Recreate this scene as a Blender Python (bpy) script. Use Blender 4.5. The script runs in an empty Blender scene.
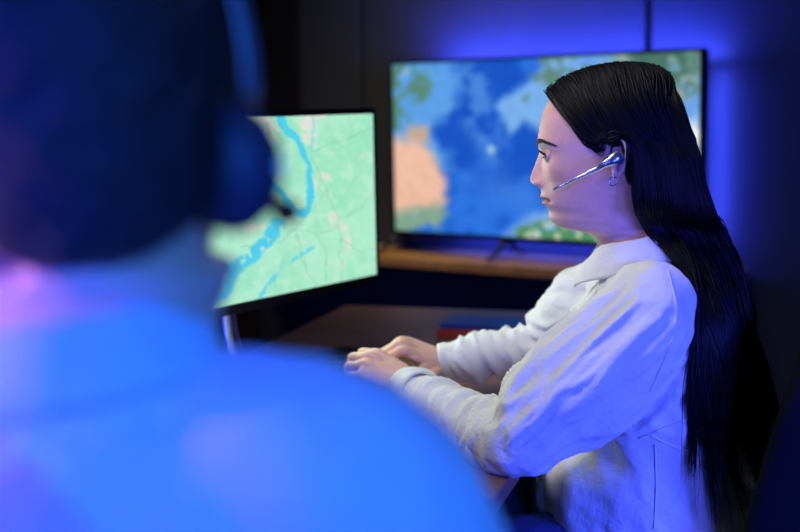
import bpy, bmesh, math, random
import numpy as np
from mathutils import Vector, Matrix
random.seed(7); rng = np.random.default_rng(7)
SC = bpy.context.scene
COL = SC.collection
V = lambda *a: np.array(a, float)
def nrm(v): v = np.asarray(v, float); return v/np.linalg.norm(v)

# ------------------------------------------------------------------ camera
FPX = 1200.0; CAMZ = 1.22; TILT = math.radians(7.73); ROLL = math.radians(-1.17)
fw = V(0, math.cos(TILT), -math.sin(TILT)); rt0 = V(1, 0, 0); up0 = np.cross(rt0, fw)
rt = math.cos(ROLL)*rt0 + math.sin(ROLL)*up0      # the camera leans a little
up = -math.sin(ROLL)*rt0 + math.cos(ROLL)*up0
CAM = V(0, 0, CAMZ)
def P(px, py, Y):
    """world point at depth y=Y seen at that place in the frame"""
    d = fw + rt*(px-400)/FPX + up*(266-py)/FPX
    return CAM + d*(Y/d[1])
def PZ(px, py, Z):
    d = fw + rt*(px-400)/FPX + up*(266-py)/FPX
    return CAM + d*((Z-CAMZ)/d[2])
def proj(p):
    q = np.asarray(p)-CAM; z = q@fw
    return 400+FPX*(q@rt)/z, 266-FPX*(q@up)/z
cd = bpy.data.cameras.new('camera'); cam = bpy.data.objects.new('camera', cd); COL.objects.link(cam)
cd.sensor_width = 36; cd.lens = FPX/800*36; cd.clip_start = .05
R = Matrix((rt, up, -fw)).transposed()
cam.matrix_world = Matrix.Translation(CAM) @ R.to_4x4()
cd.dof.use_dof = True; cd.dof.focus_distance = 1.66; cd.dof.aperture_fstop = 2.7
SC.camera = cam
SC.view_settings.view_transform = 'Standard'; SC.view_settings.look = 'None'
SC.view_settings.exposure = 0; SC.view_settings.gamma = 1; SC.view_settings.use_curve_mapping = False

# ------------------------------------------------------------------ materials
def lin(c):
    c = np.asarray(c, float)/255.
    return np.where(c <= .04045, c/12.92, ((c+.055)/1.055)**2.4)
def mat(name, col, rough=.6, metal=0, noise=0, nscale=20, bump=0, bscale=60, spec=.5, sheen=0, stretch=None, sss=0, emit=None, estr=0, coat=0, aniso=0):
    m = bpy.data.materials.new(name); m.use_nodes = True
    nt = m.node_tree; b = nt.nodes['Principled BSDF']
    c = list(lin(col))+[1]
    b.inputs['Base Color'].default_value = c
    b.inputs['Roughness'].default_value = rough; b.inputs['Metallic'].default_value = metal
    b.inputs['Specular IOR Level'].default_value = spec
    if sheen: b.inputs['Sheen Weight'].default_value = sheen
    if coat: b.inputs['Coat Weight'].default_value = coat
    if aniso: b.inputs['Anisotropic'].default_value = aniso
    if sss:
        b.inputs['Subsurface Weight'].default_value = sss
        b.inputs['Subsurface Radius'].default_value = (.008, .003, .0015); b.inputs['Subsurface Scale'].default_value = 1
    if emit is not None:
        b.inputs['Emission Color'].default_value = list(lin(emit))+[1]; b.inputs['Emission Strength'].default_value = estr
    tc = nt.nodes.new('ShaderNodeTexCoord'); mp = nt.nodes.new('ShaderNodeMapping')
    nt.links.new(tc.outputs['Object'], mp.inputs['Vector'])
    if stretch: mp.inputs['Scale'].default_value = stretch
    if noise:
        n = nt.nodes.new('ShaderNodeTexNoise'); n.inputs['Scale'].default_value = nscale; n.inputs['Detail'].default_value = 6
        nt.links.new(mp.outputs[0], n.inputs['Vector'])
        r = nt.nodes.new('ShaderNodeValToRGB')
        r.color_ramp.elements[0].position = .3; r.color_ramp.elements[1].position = .72
        r.color_ramp.elements[0].color = [x*(1-noise) for x in c[:3]]+[1]
        r.color_ramp.elements[1].color = [min(1, x*(1+noise)) for x in c[:3]]+[1]
        nt.links.new(n.outputs['Fac'], r.inputs[0]); nt.links.new(r.outputs[0], b.inputs['Base Color'])
    if bump:
        n2 = nt.nodes.new('ShaderNodeTexNoise'); n2.inputs['Scale'].default_value = bscale; n2.inputs['Detail'].default_value = 5
        nt.links.new(mp.outputs[0], n2.inputs['Vector'])
        bp = nt.nodes.new('ShaderNodeBump'); bp.inputs['Strength'].default_value = bump; bp.inputs['Distance'].default_value = .004
        nt.links.new(n2.outputs['Fac'], bp.inputs['Height']); nt.links.new(bp.outputs[0], b.inputs['Normal'])
    return m
def vcol_mat(name, rough=.5, spec=.4, sss=0, emission=False, detail=0, dscale=60, estr=1.0):
    m = bpy.data.materials.new(name); m.use_nodes = True; nt = m.node_tree; b = nt.nodes['Principled BSDF']
    a = nt.nodes.new('ShaderNodeVertexColor'); a.layer_name = 'Col'
    out = a.outputs['Color']
    if detail:
        tc = nt.nodes.new('ShaderNodeTexCoord'); n = nt.nodes.new('ShaderNodeTexNoise'); n.inputs['Scale'].default_value = dscale; n.inputs['Detail'].default_value = 8
        nt.links.new(tc.outputs['Object'], n.inputs['Vector'])
        mr = nt.nodes.new('ShaderNodeMapRange'); mr.inputs['From Min'].default_value = .3; mr.inputs['From Max'].default_value = .7
        mr.inputs['To Min'].default_value = 1-detail; mr.inputs['To Max'].default_value = 1+detail
        nt.links.new(n.outputs['Fac'], mr.inputs['Value'])
        vm = nt.nodes.new('ShaderNodeVectorMath'); vm.operation = 'SCALE'
        nt.links.new(out, vm.inputs[0]); nt.links.new(mr.outputs[0], vm.inputs['Scale']); out = vm.outputs[0]
    if emission:
        b.inputs['Base Color'].default_value = (0.005, .005, .005, 1); b.inputs['Roughness'].default_value = .25
        nt.links.new(out, b.inputs['Emission Color']); b.inputs['Emission Strength'].default_value = estr
    else:
        nt.links.new(out, b.inputs['Base Color']); b.inputs['Roughness'].default_value = rough
        b.inputs['Specular IOR Level'].default_value = spec
        if sss:
            b.inputs['Subsurface Weight'].default_value = sss
            b.inputs['Subsurface Radius'].default_value = (.008, .003, .0015); b.inputs['Subsurface Scale'].default_value = 1
    return m

# ------------------------------------------------------------------ mesh helpers
def link(name, me, m=None, parent=None, smooth=True):
    o = bpy.data.objects.new(name, me); COL.objects.link(o)
    if m is not None and not me.materials: me.materials.append(m)
    if smooth:
        me.polygons.foreach_set('use_smooth', [True]*len(me.polygons))
    if parent is not None: o.parent = parent; o.matrix_parent_inverse = Matrix.Translation(-Vector(parent.location)) if parent.rotation_euler.z == 0 else parent.matrix_basis.inverted()
    return o
def mk(name, vs, fs, m=None, parent=None, smooth=True):
    me = bpy.data.meshes.new(name); me.from_pydata([tuple(map(float, v)) for v in vs], [], [tuple(map(int, f)) for f in fs]); me.update()
    return link(name, me, m, parent, smooth)
def tagit(o, label, cat, group=None):
    o['label'] = label; o['category'] = cat
    if group: o['group'] = group
    return o
def empty(name, loc, label, cat, group=None, rz=0):
    o = bpy.data.objects.new(name, None); COL.objects.link(o); o.location = tuple(map(float, loc)); o.rotation_euler = (0, 0, rz)
    o.empty_display_size = .05
    return tagit(o, label, cat, group)
def structure(o): o['kind'] = 'structure'; return o
def box(name, c, ax, half, m, parent=None, bev=.002):
    """box with centre c, axes ax (3 rows), half sizes; bevelled"""
    bm = bmesh.new(); bmesh.ops.create_cube(bm, size=2)
    A = np.array([nrm(a) for a in ax])
    for v in bm.verts:
        q = np.array(v.co)*np.array(half); v.co = Vector(np.asarray(c)+q@A)
    if bev: bmesh.ops.bevel(bm, geom=bm.edges[:], offset=min(bev, min(half)*.6), segments=2, affect='EDGES', profile=.5)
    bmesh.ops.recalc_face_normals(bm, faces=bm.faces[:])
    me = bpy.data.meshes.new(name); bm.to_mesh(me); bm.free()
    return link(name, me, m, parent, smooth=False)
def catmull(pts, n):
    pts = np.asarray(pts, float); k = len(pts)
    if k < 2: return pts
    d = np.r_[0, np.cumsum(np.linalg.norm(np.diff(pts[:, :3], axis=0), axis=1)+1e-9)]
    t = np.linspace(0, d[-1], n); out = np.zeros((n, pts.shape[1]))
    mvec = np.zeros_like(pts)
    for i in range(k):
        a, b = max(i-1, 0), min(i+1, k-1); mvec[i] = (pts[b]-pts[a])/(d[b]-d[a])
    idx = np.clip(np.searchsorted(d, t, side='right')-1, 0, k-2)
    h = (d[idx+1]-d[idx])[:, None]; s = ((t-d[idx])[:, None])/h
    h00 = 2*s**3-3*s**2+1; h10 = s**3-2*s**2+s; h01 = -2*s**3+3*s**2; h11 = s**3-s**2
    return h00*pts[idx]+h10*h*mvec[idx]+h01*pts[idx+1]+h11*h*mvec[idx+1]
def tube(path, n=24, seg=16, hint=(0, 0, 1), round_ends=True):
    """path rows: x y z ra [rb]; returns closed (verts, faces). ra along hint-side, rb across."""
    path = np.array([list(r)+[r[3]] if len(r) == 4 else list(r) for r in path], float)
    q = catmull(path, n); c = q[:, :3]; ra = q[:, 3]; rb = q[:, 4]
    T = np.gradient(c, axis=0); T /= np.linalg.norm(T, axis=1)[:, None]+1e-12
    if round_ends:
        k = 4; a = np.linspace(0, math.pi/2, k+1)[:-1]
        c0 = [c[0]-T[0]*min(ra[0], rb[0])*math.cos(x) for x in a]; c1 = [c[-1]+T[-1]*min(ra[-1], rb[-1])*math.cos(x) for x in a[::-1]]
        s0 = [math.sin(x) if x else .02 for x in a]
        ra = np.r_[[ra[0]*s for s in s0], ra, [ra[-1]*s for s in s0[::-1]]]; rb = np.r_[[rb[0]*s for s in s0], rb, [rb[-1]*s for s in s0[::-1]]]
        c = np.r_[c0, c, c1]; T = np.r_[[T[0]]*k, T, [T[-1]]*k]
    N = len(c); h = np.asarray(hint, float); vs = []
    ph = np.linspace(0, 2*math.pi, seg, endpoint=False)
    for i in range(N):
        a = h-T[i]*(h@T[i])
        if np.linalg.norm(a) < 1e-3: a = np.cross(T[i], V(1, .3, 0))
        a = nrm(a); b = np.cross(T[i], a); 
        vs.append(c[i]+np.outer(np.cos(ph)*ra[i], a)+np.outer(np.sin(ph)*rb[i], b))
    vs = np.concatenate(vs); fs = []
    for i in range(N-1):
        for j in range(seg):
            fs.append((i*seg+j, i*seg+(j+1) % seg, (i+1)*seg+(j+1) % seg, (i+1)*seg+j))
    fs.append(tuple(range(seg))[::-1]); fs.append(tuple((N-1)*seg+j for j in range(seg)))
    return vs, fs
def merge(parts):
    vs = []; fs = []; o = 0
    for v, f in parts:
        vs.append(np.asarray(v, float)); fs += [tuple(i+o for i in g) for g in f]; o += len(v)
    return np.concatenate(vs), fs
def arrays(me):
    v = np.empty(len(me.vertices)*3); me.vertices.foreach_get('co', v)
    return v.reshape(-1, 3), [tuple(p.vertices) for p in me.polygons]
def remesh(vs, fs, vox, smooth=2, fac=.5):
    me = bpy.data.meshes.new('tmp'); me.from_pydata([tuple(map(float, v)) for v in vs], [], fs); me.update()
    bm = bmesh.new(); bm.from_mesh(me); bmesh.ops.recalc_face_normals(bm, faces=bm.faces[:]); bm.to_mesh(me); bm.free()
    o = bpy.data.objects.new('tmp', me); COL.objects.link(o)
    r = o.modifiers.new('r', 'REMESH'); r.mode = 'VOXEL'; r.voxel_size = vox
    if smooth:
        s = o.modifiers.new('s', 'SMOOTH'); s.factor = fac; s.iterations = smooth
    dg = bpy.context.evaluated_depsgraph_get(); dg.update()
    m2 = bpy.data.meshes.new_from_object(o.evaluated_get(dg)); a = arrays(m2)
    bpy.data.objects.remove(o); bpy.data.meshes.remove(m2)
    return a
def normals(vs, fs):
    me = bpy.data.meshes.new('t'); me.from_pydata([tuple(map(float, v)) for v in vs], [], fs); me.update()
    n = np.empty(len(me.vertices)*3); me.vertices.foreach_get('normal', n); bpy.data.meshes.remove(me)
    return n.reshape(-1, 3)
def hash3(i, j, k):
    h = (i*374761393 + j*668265263 + k*2147483647 + 1013) & 0x7fffffff
    h = ((h ^ (h >> 13))*1274126177) & 0x7fffffff
    return ((h ^ (h >> 16)) & 0xffff)/65535.
def vnoise(p):
    p = np.asarray(p, float); i = np.floor(p).astype(np.int64); f = p-i; f = f*f*(3-2*f); r = 0
    for a in (0, 1):
        for b in (0, 1):
            for c in (0, 1):
                w = (f[:, 0] if a else 1-f[:, 0])*(f[:, 1] if b else 1-f[:, 1])*(f[:, 2] if c else 1-f[:, 2])
                r = r+w*hash3(i[:, 0]+a, i[:, 1]+b, i[:, 2]+c)
    return r
def fbm(p, o=4):
    r = 0; a = .5; t = 0
    for k in range(o): r = r+a*vnoise(p*2**k+17.3*k); t += a; a *= .5
    return r/t
def setcol(me, cols):
    a = me.color_attributes.new('Col', 'FLOAT_COLOR', 'POINT')
    c = np.ones((len(cols), 4), np.float32); c[:, :3] = cols; a.data.foreach_set('color', c.ravel())
def sst(a, b, x): t = np.clip((x-a)/(b-a), 0, 1); return t*t*(3-2*t)
def pchip(x, xs, ys):
    xs = np.asarray(xs, float); ys = np.asarray(ys, float)
    if xs[0] > xs[-1]: xs = xs[::-1]; ys = ys[::-1]
    h = np.diff(xs); d = np.diff(ys)/h; m = np.zeros(len(xs)); m[0] = d[0]; m[-1] = d[-1]
    for i in range(1, len(xs)-1):
        if d[i-1]*d[i] > 0: m[i] = 2*d[i-1]*d[i]/(d[i-1]+d[i])
    x = np.clip(np.asarray(x, float), xs[0], xs[-1]); k = np.clip(np.searchsorted(xs, x, side='right')-1, 0, len(xs)-2)
    s = (x-xs[k])/h[k]
    return (2*s**3-3*s**2+1)*ys[k]+(s**3-2*s**2+s)*h[k]*m[k]+(-2*s**3+3*s**2)*ys[k+1]+(s**3-s**2)*h[k]*m[k+1]

# ------------------------------------------------------------------ colours of things
M = dict(
    wall=mat('wall_panel', (58, 62, 72), .45, noise=.12, nscale=3, bump=.1, bscale=8),
    dark=mat('dark_wall', (24, 23, 26), .6, noise=.15, nscale=4),
    gap=mat('panel_gap', (6, 6, 8), .8),
    ceil=mat('ceiling_paint', (40, 40, 44), .9, noise=.05),
    floor=mat('floor_boards', (58, 48, 44), .6, noise=.35, nscale=4, stretch=(1, 8, 1)),
    wood=mat('desk_wood', (112, 76, 60), .5, noise=.28, nscale=5, stretch=(1.2, 14, 14), bump=.05, bscale=30),
    wood_edge=mat('shelf_wood', (176, 130, 74), .45, noise=.25, nscale=4, stretch=(1, 8, 8)),
    black=mat('black_plastic', (14, 14, 16), .4, noise=.1, nscale=30),
    bezel=mat('bezel', (8, 8, 10), .35),
    steel=mat('brushed_steel', (170, 172, 180), .3, metal=.9, noise=.08, nscale=60),
    chrome=mat('headset_silver', (205, 208, 220), .22, metal=.9, noise=.05, nscale=80),
    chair=mat('chair_mesh', (7, 7, 8), .9, noise=.3, nscale=200, bump=.4, bscale=400, spec=.15),
    chairp=mat('chair_plastic', (18, 18, 20), .5),
    blue=mat('book_blue', (20, 60, 150), .5, noise=.1),
    red=mat('book_red', (190, 60, 30), .5, noise=.1),
    paper=mat('paper', (220, 215, 205), .8),
    shirt=mat('white_cotton', (226, 224, 218), .85, noise=.04, nscale=12, bump=.35, bscale=160, spec=.2, sheen=.15),
    shirtm=mat('pale_shirt', (205, 215, 230), .85, noise=.04, nscale=12, bump=.2, bscale=160, spec=.2),
    button=mat('button', (235, 232, 225), .4),
    jeans=mat('denim', (40, 60, 110), .85, noise=.25, nscale=60, bump=.3, bscale=300),
    shoe=mat('shoe_leather', (30, 28, 28), .5, noise=.1),
    hair=mat('dark_hair', (11, 8, 8), .5, noise=.35, nscale=90, spec=.2),
    hairm=mat('man_hair', (22, 20, 24), .55, noise=.4, nscale=60, bump=.8, bscale=260),
    brow=mat('brow', (26, 16, 13), .7),
    eye=vcol_mat('eye', .12, .6),
    skin=vcol_mat('skin', .48, .35, sss=.12, detail=.05, dscale=90),
    screen=vcol_mat('screen_picture', emission=True, detail=.06, dscale=30, estr=1.0),
    monitor=vcol_mat('monitor_picture', emission=True, detail=.03, dscale=60, estr=1.0),
    led=mat('led_blue', (40, 70, 255), .5, emit=(30, 50, 255), estr=4),
    keys=mat('key_cap', (24, 24, 28), .5),
    cushion=mat('ear_cushion', (52, 50, 70), .6, noise=.1),
)

# ------------------------------------------------------------------ setting
TVR0 = P(702.5, 146, 3.25)-P(392.0, 148, 3.88); U = nrm(V(TVR0[0], TVR0[1], 0)); N = V(-U[1], U[0], 0)        # along the far wall; away from the room
Z = V(0, 0, 1)
TVL = P(392.0, 148, 3.88)                      # left edge of the television
WO = V(TVL[0], TVL[1], 0)+N*.17                # a point on the wall surface
def wl(px, py=100):                             # coordinate along the wall seen at px
    d = fw+rt*(px-400)/FPX+up*(266-py)/FPX; d = d[:2]; A = np.array([[d[0], -U[0]], [d[1], -U[1]]]); s = np.linalg.solve(A, WO[:2]); return s[1]
structure(box('floor', V(0, 2, -.05), [V(1, 0, 0), V(0, 1, 0), Z], (4.5, 5.2, .05), M['floor'], bev=0))
structure(box('ceiling', V(0, 2, 2.75), [V(1, 0, 0), V(0, 1, 0), Z], (4.5, 5.2, .05), M['ceil'], bev=0))
a0, a1, a2, a3 = wl(300, 50), wl(361, 50), wl(648, 20), wl(648)+1.25
XL, XR = -2.6, a3
def wbox(name, s0, s1, z0, z1, m, th=.03, off=0):
    c = WO+U*(s0+s1)/2+N*(off+th/2)+Z*(z0+z1)/2
    return structure(box(name, c, [U, N, Z], ((s1-s0)/2, th/2, (z1-z0)/2), m, bev=.003 if m is not M['gap'] else 0))
wbox('wall_back', a0-.02, XR, 0, 2.7, M['gap'], .06, .03)
wbox('trim_1', a0, a1-.012, .06, 2.7, M['wall'])
wbox('trim_2', a1+.012, a2-.012, .06, 2.7, M['wall'])
wbox('trim_3', a2+.012, a3, .06, 2.7, M['wall'])
wbox('wall_left', XL, a0, 0, 2.7, M['dark'], .06, .03)
for i, (s0, s1) in enumerate(((XL, -2.1), (-2.085, -1.5), (-1.485, a0-.006))):
    wbox(f'trim_{i+4}', s0, s1, .06, 2.7, M['dark'], .03)
wbox('baseboard_back', XL, XR, 0, .06, M['gap'], .035, -.005)
# side and rear walls close the room
cR = WO+U*XR; cL = WO+U*XL
structure(box('wall_right', V(cR[0]+.9, 1.0, 1.35), [V(1, 0, 0), V(0, 1, 0), Z], (.05, 4.0, 1.35), M['wall'], bev=0))
structure(box('wall_far_right', (cR+V(cR[0]+.9, cR[1]-.2, 0))/2+Z*1.35, [V(1, 0, 0), V(0, 1, 0), Z], (.5, .03, 1.35), M['wall'], bev=0))
structure(box('wall_far_left', V(cL[0]-.05, 1.6, 1.35), [V(1, 0, 0), V(0, 1, 0), Z], (.05, 4.6, 1.35), M['dark'], bev=0))
structure(box('wall_rear', V(0, -2.9, 1.35), [V(1, 0, 0), V(0, 1, 0), Z], (4.0, .05, 1.35), M['dark'], bev=0))

# ------------------------------------------------------------------ pictures on the screens
def sdpoly(x, y, pts):
    pts = np.asarray(pts, float); d = np.full(x.shape, 1e9); s = np.ones(x.shape)
    n = len(pts); j = n-1
    for i in range(n):
        e = pts[j]-pts[i]; wx = x-pts[i, 0]; wy = y-pts[i, 1]
        t = np.clip((wx*e[0]+wy*e[1])/(e@e+1e-9), 0, 1); bx = wx-e[0]*t; by = wy-e[1]*t
        d = np.minimum(d, bx*bx+by*by)
        c1 = y >= pts[i, 1]; c2 = y < pts[j, 1]; c3 = e[0]*wy > e[1]*wx
        flip = (c1 & c2 & c3) | (~c1 & ~c2 & ~c3); s = np.where(flip, -s, s); j = i
    return s*np.sqrt(d)
def sdline(x, y, pts):
    d = np.full(x.shape, 1e9)
    for a, b in zip(pts[:-1], pts[1:]):
        a = np.array(a, float); b = np.array(b, float); e = b-a; wx = x-a[0]; wy = y-a[1]
        t = np.clip((wx*e[0]+wy*e[1])/(e@e+1e-9), 0, 1); d = np.minimum(d, np.hypot(wx-e[0]*t, wy-e[1]*t))
    return d
def blend(c, col, m): m = m[:, None]; return c*(1-m)+np.asarray(col, float)*m
def nz(x, y, s, k=0, o=4): return fbm(np.c_[x/s, y/s, np.full(x.shape, 3.1*k+.5)], o)
def tv_picture(px, py):
    X = (px-380)*2.047; Y = (py-30)*2.047
    wx = X+(nz(X, Y, 40, 1)-.5)*60; wy = Y+(nz(X, Y, 40, 2)-.5)*60
    n1 = nz(X, Y, 90, 3); n2 = nz(X, Y, 25, 4); n3 = nz(X, Y, 14, 5, 3)
    c = blend(np.tile([22., 84., 196.], (len(X), 1)), (44, 116, 224), sst(.4, .65, n1))
    def mk_(pts, soft=14): return np.clip(.5-sdpoly(wx, wy, pts)/soft, 0, 1)
    c = blend(c, (84, 144, 228), .8*mk_([(140, 60), (215, 70), (232, 150), (240, 200), (262, 245), (235, 275), (195, 240), (165, 190), (185, 140), (150, 110)], 40)*sst(.3, .6, n2))
    c = blend(c, (70, 130, 226), .5*mk_([(180, 300), (260, 280), (330, 330), (300, 370), (220, 350)], 50))
    c = blend(c, (190, 225, 240), np.exp(-((X-228)**2+(Y-245)**2)/60))
    # left coast
    c = blend(c, (92, 160, 232), mk_([(0, 40), (140, 55), (170, 100), (150, 160), (112, 200), (120, 240), (150, 290), (100, 270), (0, 250)], 26))
    c = blend(c, (86, 138, 122), mk_([(0, 50), (85, 72), (112, 105), (100, 140), (58, 165), (62, 205), (0, 215)], 20)*sst(.32, .5, n2))
    c = blend(c, (200, 215, 225), .6*mk_([(40, 60), (90, 60), (90, 100), (40, 100)], 20)*sst(.55, .7, n3))
    c = blend(c, (196, 170, 150), mk_([(58, 195), (108, 190), (102, 232), (80, 240), (56, 225)], 16))
    c = blend(c, (240, 190, 164), mk_([(0, 232), (66, 228), (104, 255), (134, 305), (138, 350), (115, 380), (60, 392), (0, 385)], 22))
    c = blend(c, (226, 172, 150), .5*mk_([(0, 290), (90, 300), (110, 350), (0, 360)], 30)*sst(.45, .6, n2))
    c = blend(c, (128, 166, 142), mk_([(0, 362), (60, 372), (120, 352), (140, 372), (105, 402), (60, 416), (0, 420)], 20)*sst(.25, .45, n2))
    # upper right coast and land
    c = blend(c, (122, 176, 236), mk_([(355, 20), (322, 70), (305, 105), (258, 130), (240, 168), (262, 215), (292, 195), (345, 215), (400, 260), (700, 260), (700, 0), (360, 0)], 18))
    c = blend(c, (96, 138, 128), mk_([(345, 20), (325, 50), (305, 100), (350, 118), (430, 150), (700, 260), (700, 0)], 16)*sst(.30, .44, n2))
    c = blend(c, (150, 176, 168), .8*mk_([(430, 20), (700, 20), (700, 260), (420, 120)], 12)*sst(.52, .62, n3))
    c = blend(c, (96, 140, 128), mk_([(284, 140), (300, 136), (300, 152), (284, 154)], 10))
    c = blend(c, (108, 164, 238), mk_([(392, 48), (470, 44), (468, 72), (445, 90), (400, 78)], 14))
    c = blend(c, (62, 104, 90), .8*mk_([(500, 40), (590, 30), (640, 60), (600, 130), (520, 90)], 26)*sst(.4, .6, n2))
    c = blend(c, (110, 165, 235), mk_([(622, 150), (665, 110), (670, 340), (640, 330), (610, 230)], 22))
    c = blend(c, (250, 252, 255), mk_([(626, 185), (665, 185), (665, 260), (640, 270), (620, 230)], 34))
    # lower land
    c = blend(c, (130, 176, 236), mk_([(255, 425), (290, 385), (335, 360), (350, 330), (500, 330), (500, 480), (250, 480)], 24))
    c = blend(c, (82, 142, 104), mk_([(268, 430), (282, 402), (315, 388), (350, 392), (520, 380), (520, 480), (268, 480)], 14)*sst(.3, .45, n2))
    c = blend(c, (214, 222, 190), .8*mk_([(290, 420), (310, 395), (350, 400), (500, 400), (500, 450), (290, 450)], 10)*sst(.55, .62, n3))
    return lin(np.clip(c, 0, 255))
def mon_picture(px, py):
    X = (px-215)*2.364; Y = (py-100)*2.364
    wx = X+(nz(X, Y, 26, 1)-.5)*26; wy = Y+(nz(X, Y, 26, 2)-.5)*26
    n1 = nz(X, Y, 60, 3); n2 = nz(X, Y, 16, 4); n3 = nz(X, Y, 7, 5, 3)
    c = blend(np.tile([158., 230., 196.], (len(X), 1)), (174, 236, 206), sst(.35, .65, n1))
    c = blend(c, (190, 238, 212), .6*sst(.56, .64, n2))
    def ln(pts, w, soft=4, warp=True):
        return np.clip(.5-(sdline(wx if warp else X, wy if warp else Y, pts)-w)/soft, 0, 1)
    def bl(cx, cy, rx, ry): return np.clip(1.3-((wx-cx)/rx)**2-((wy-cy)/ry)**2, 0, 1)
    for b in ((128, 70, 26, 42), (100, 40, 30, 20), (222, 70, 24, 44), (215, 45, 22, 20), (262, 182, 18, 12), (238, 200, 8, 14), (278, 282, 16, 20), (302, 300, 16, 12), (314, 340, 9, 26), (250, 38, 18, 8), (350, 132, 6, 6), (365, 250, 6, 5), (216, 408, 5, 6), (298, 392, 5, 7), (90, 300, 30, 12), (120, 362, 8, 10)):
        c = blend(c, (226, 228, 214), .95*bl(*b)*sst(.36, .50, n3))
    c = blend(c, (80, 208, 236), ln([(148, 20), (168, 66), (202, 108), (222, 156), (226, 208), (214, 262), (190, 266), (170, 244), (150, 215), (128, 200)], 8.5))
    c = blend(c, (86, 206, 234), .9*ln([(230, 30), (236, 60), (225, 110)], 2.5)*.6)
    c = blend(c, (82, 204, 236), ln([(150, 290), (122, 335), (78, 372), (40, 398), (20, 450), (-40, 470)], 16, 8)*sst(.3, .46, n2))
    c = blend(c, (92, 208, 236), .85*ln([(232, 350), (190, 372), (150, 402), (118, 448), (100, 480)], 5, 6)*sst(.4, .5, n2))
    for r in ([(230, 130), (262, 212), (292, 280), (300, 330), (298, 430)], [(292, 280), (340, 262), (384, 215)], [(292, 300), (240, 320), (190, 306), (150, 320)], [(232, 116), (300, 100), (384, 60)],
              [(298, 330), (350, 360), (384, 352)], [(190, 306), (215, 400), (240, 440)], [(262, 212), (225, 262), (160, 330), (60, 350)], [(120, 50), (128, 120), (100, 200)], [(240, 320), (262, 350), (262, 420)]):
        c = blend(c, (112, 166, 140), .6*ln(r, .7, 2.2))
    return lin(np.clip(c, 0, 255))
def picture(name, O, ex, ez, w, h, nrm_, fn, m, parent, nx, nzz):
    gx, gz = np.meshgrid(np.linspace(0, 1, nx), np.linspace(0, 1, nzz)); gx = gx.ravel(); gz = gz.ravel()
    p = O+np.outer(gx*w, ex)+np.outer(gz*h, ez)
    q = p-CAM; z = q@fw; px = 400+FPX*(q@rt)/z; py = 266-FPX*(q@up)/z
    fs = [(j*nx+i, j*nx+i+1, (j+1)*nx+i+1, (j+1)*nx+i) for j in range(nzz-1) for i in range(nx-1)]
    o = mk(name, p, fs, m, parent, smooth=False); setcol(o.data, fn(px, py)); return o

# ------------------------------------------------------------------ television on the far desk
zb = float(P(392, 234, 3.88)[2]); zt = float(P(391.5, 62, 3.88)[2]); TW = .985
# right end by where the frame shows it
TW = float(np.linalg.norm(TVR0[:2]))
To = V(TVL[0], TVL[1], zb)
tv = empty('television', To+U*TW/2+V(0, 0, -.05), 'large flat television showing a satellite world map, standing against the wall', 'television')
TH = zt-zb
box('casing', To+U*TW/2+N*.022+Z*TH/2, [U, N, Z], (TW/2, .02, TH/2), M['bezel'], tv, .006)
bz = .009
for nm, c, hf in (('bezel', To+U*TW/2+Z*(TH-bz/2), (TW/2, .004, bz/2)), ('bezel', To+U*TW/2+Z*.007, (TW/2, .004, .007)),
                  ('bezel', To+U*bz/2+Z*TH/2, (bz/2, .004, TH/2-.008)), ('bezel', To+U*(TW-bz/2)+Z*TH/2, (bz/2, .004, TH/2-.008))):
    box(nm, c, [U, N, Z], hf, M['bezel'], tv, .001)
picture('screen', To+U*bz+Z*.013-N*.0005, U, Z, TW-2*bz, TH-bz-.013, -N, tv_picture, M['screen'], tv, 340, 200)
TABZ = zb-.058
for s in (wl(421, 245), wl(527, 245)):
    c = To+U*(s+.015)+N*.022; g = []
    for k in (-1, 1):
        g.append(tube([[*(c+Z*.012), .012], [*(c-N*.0+k*N*.05+Z*(-.03)), .009], [*(V(c[0], c[1], TABZ+.007)+k*N*.105), .006]], 10, 8))
    v, f = merge(g); v, f = remesh(v, f, .003, 1)
    mk('foot', v, f, M['bezel'], tv)
box('housing', To+U*TW/2+N*.055+Z*TH*.42, [U, N, Z], (TW*.34, .014, TH*.3), M['bezel'], tv, .01)
for zz in (.93, .1):
    box('led_strip', To+U*TW*.5+N*.047+Z*TH*zz, [U, N, Z], (TW*.44, .004, .005), M['led'], tv, .001)

# far desk
fd0 = wl(300, 260)+.0; fd1 = wl(742, 260)+.03
DF = .11                                           # front edge this far in front of the screen
def offw(s, n, z): return WO+U*s+N*n+Z*z
nF = -.17-DF; nB = -.02
far = empty('console_desk', offw((fd0+fd1)/2, (nF+nB)/2, 0), 'long brown wooden desk carrying the television along the far wall', 'desk')
box('tabletop', offw((fd0+fd1)/2, (nF+nB)/2, TABZ-.016), [U, N, Z], ((fd1-fd0)/2, (nB-nF)/2, .016), M['wood_edge'], far, .004)
box('back_panel', offw((fd0+fd1)/2, nB-.03, (TABZ-.032)/2+.04), [U, N, Z], ((fd1-fd0)/2-.05, .009, (TABZ-.032)/2-.04), M['wall'], far, .002)
for s in (fd0+.04, fd1-.04):
    box('side_panel', offw(s, (nF+nB)/2, (TABZ-.032)/2), [U, N, Z], (.018, (nB-nF)/2-.02, (TABZ-.032)/2), M['dark'], far, .002)

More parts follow.
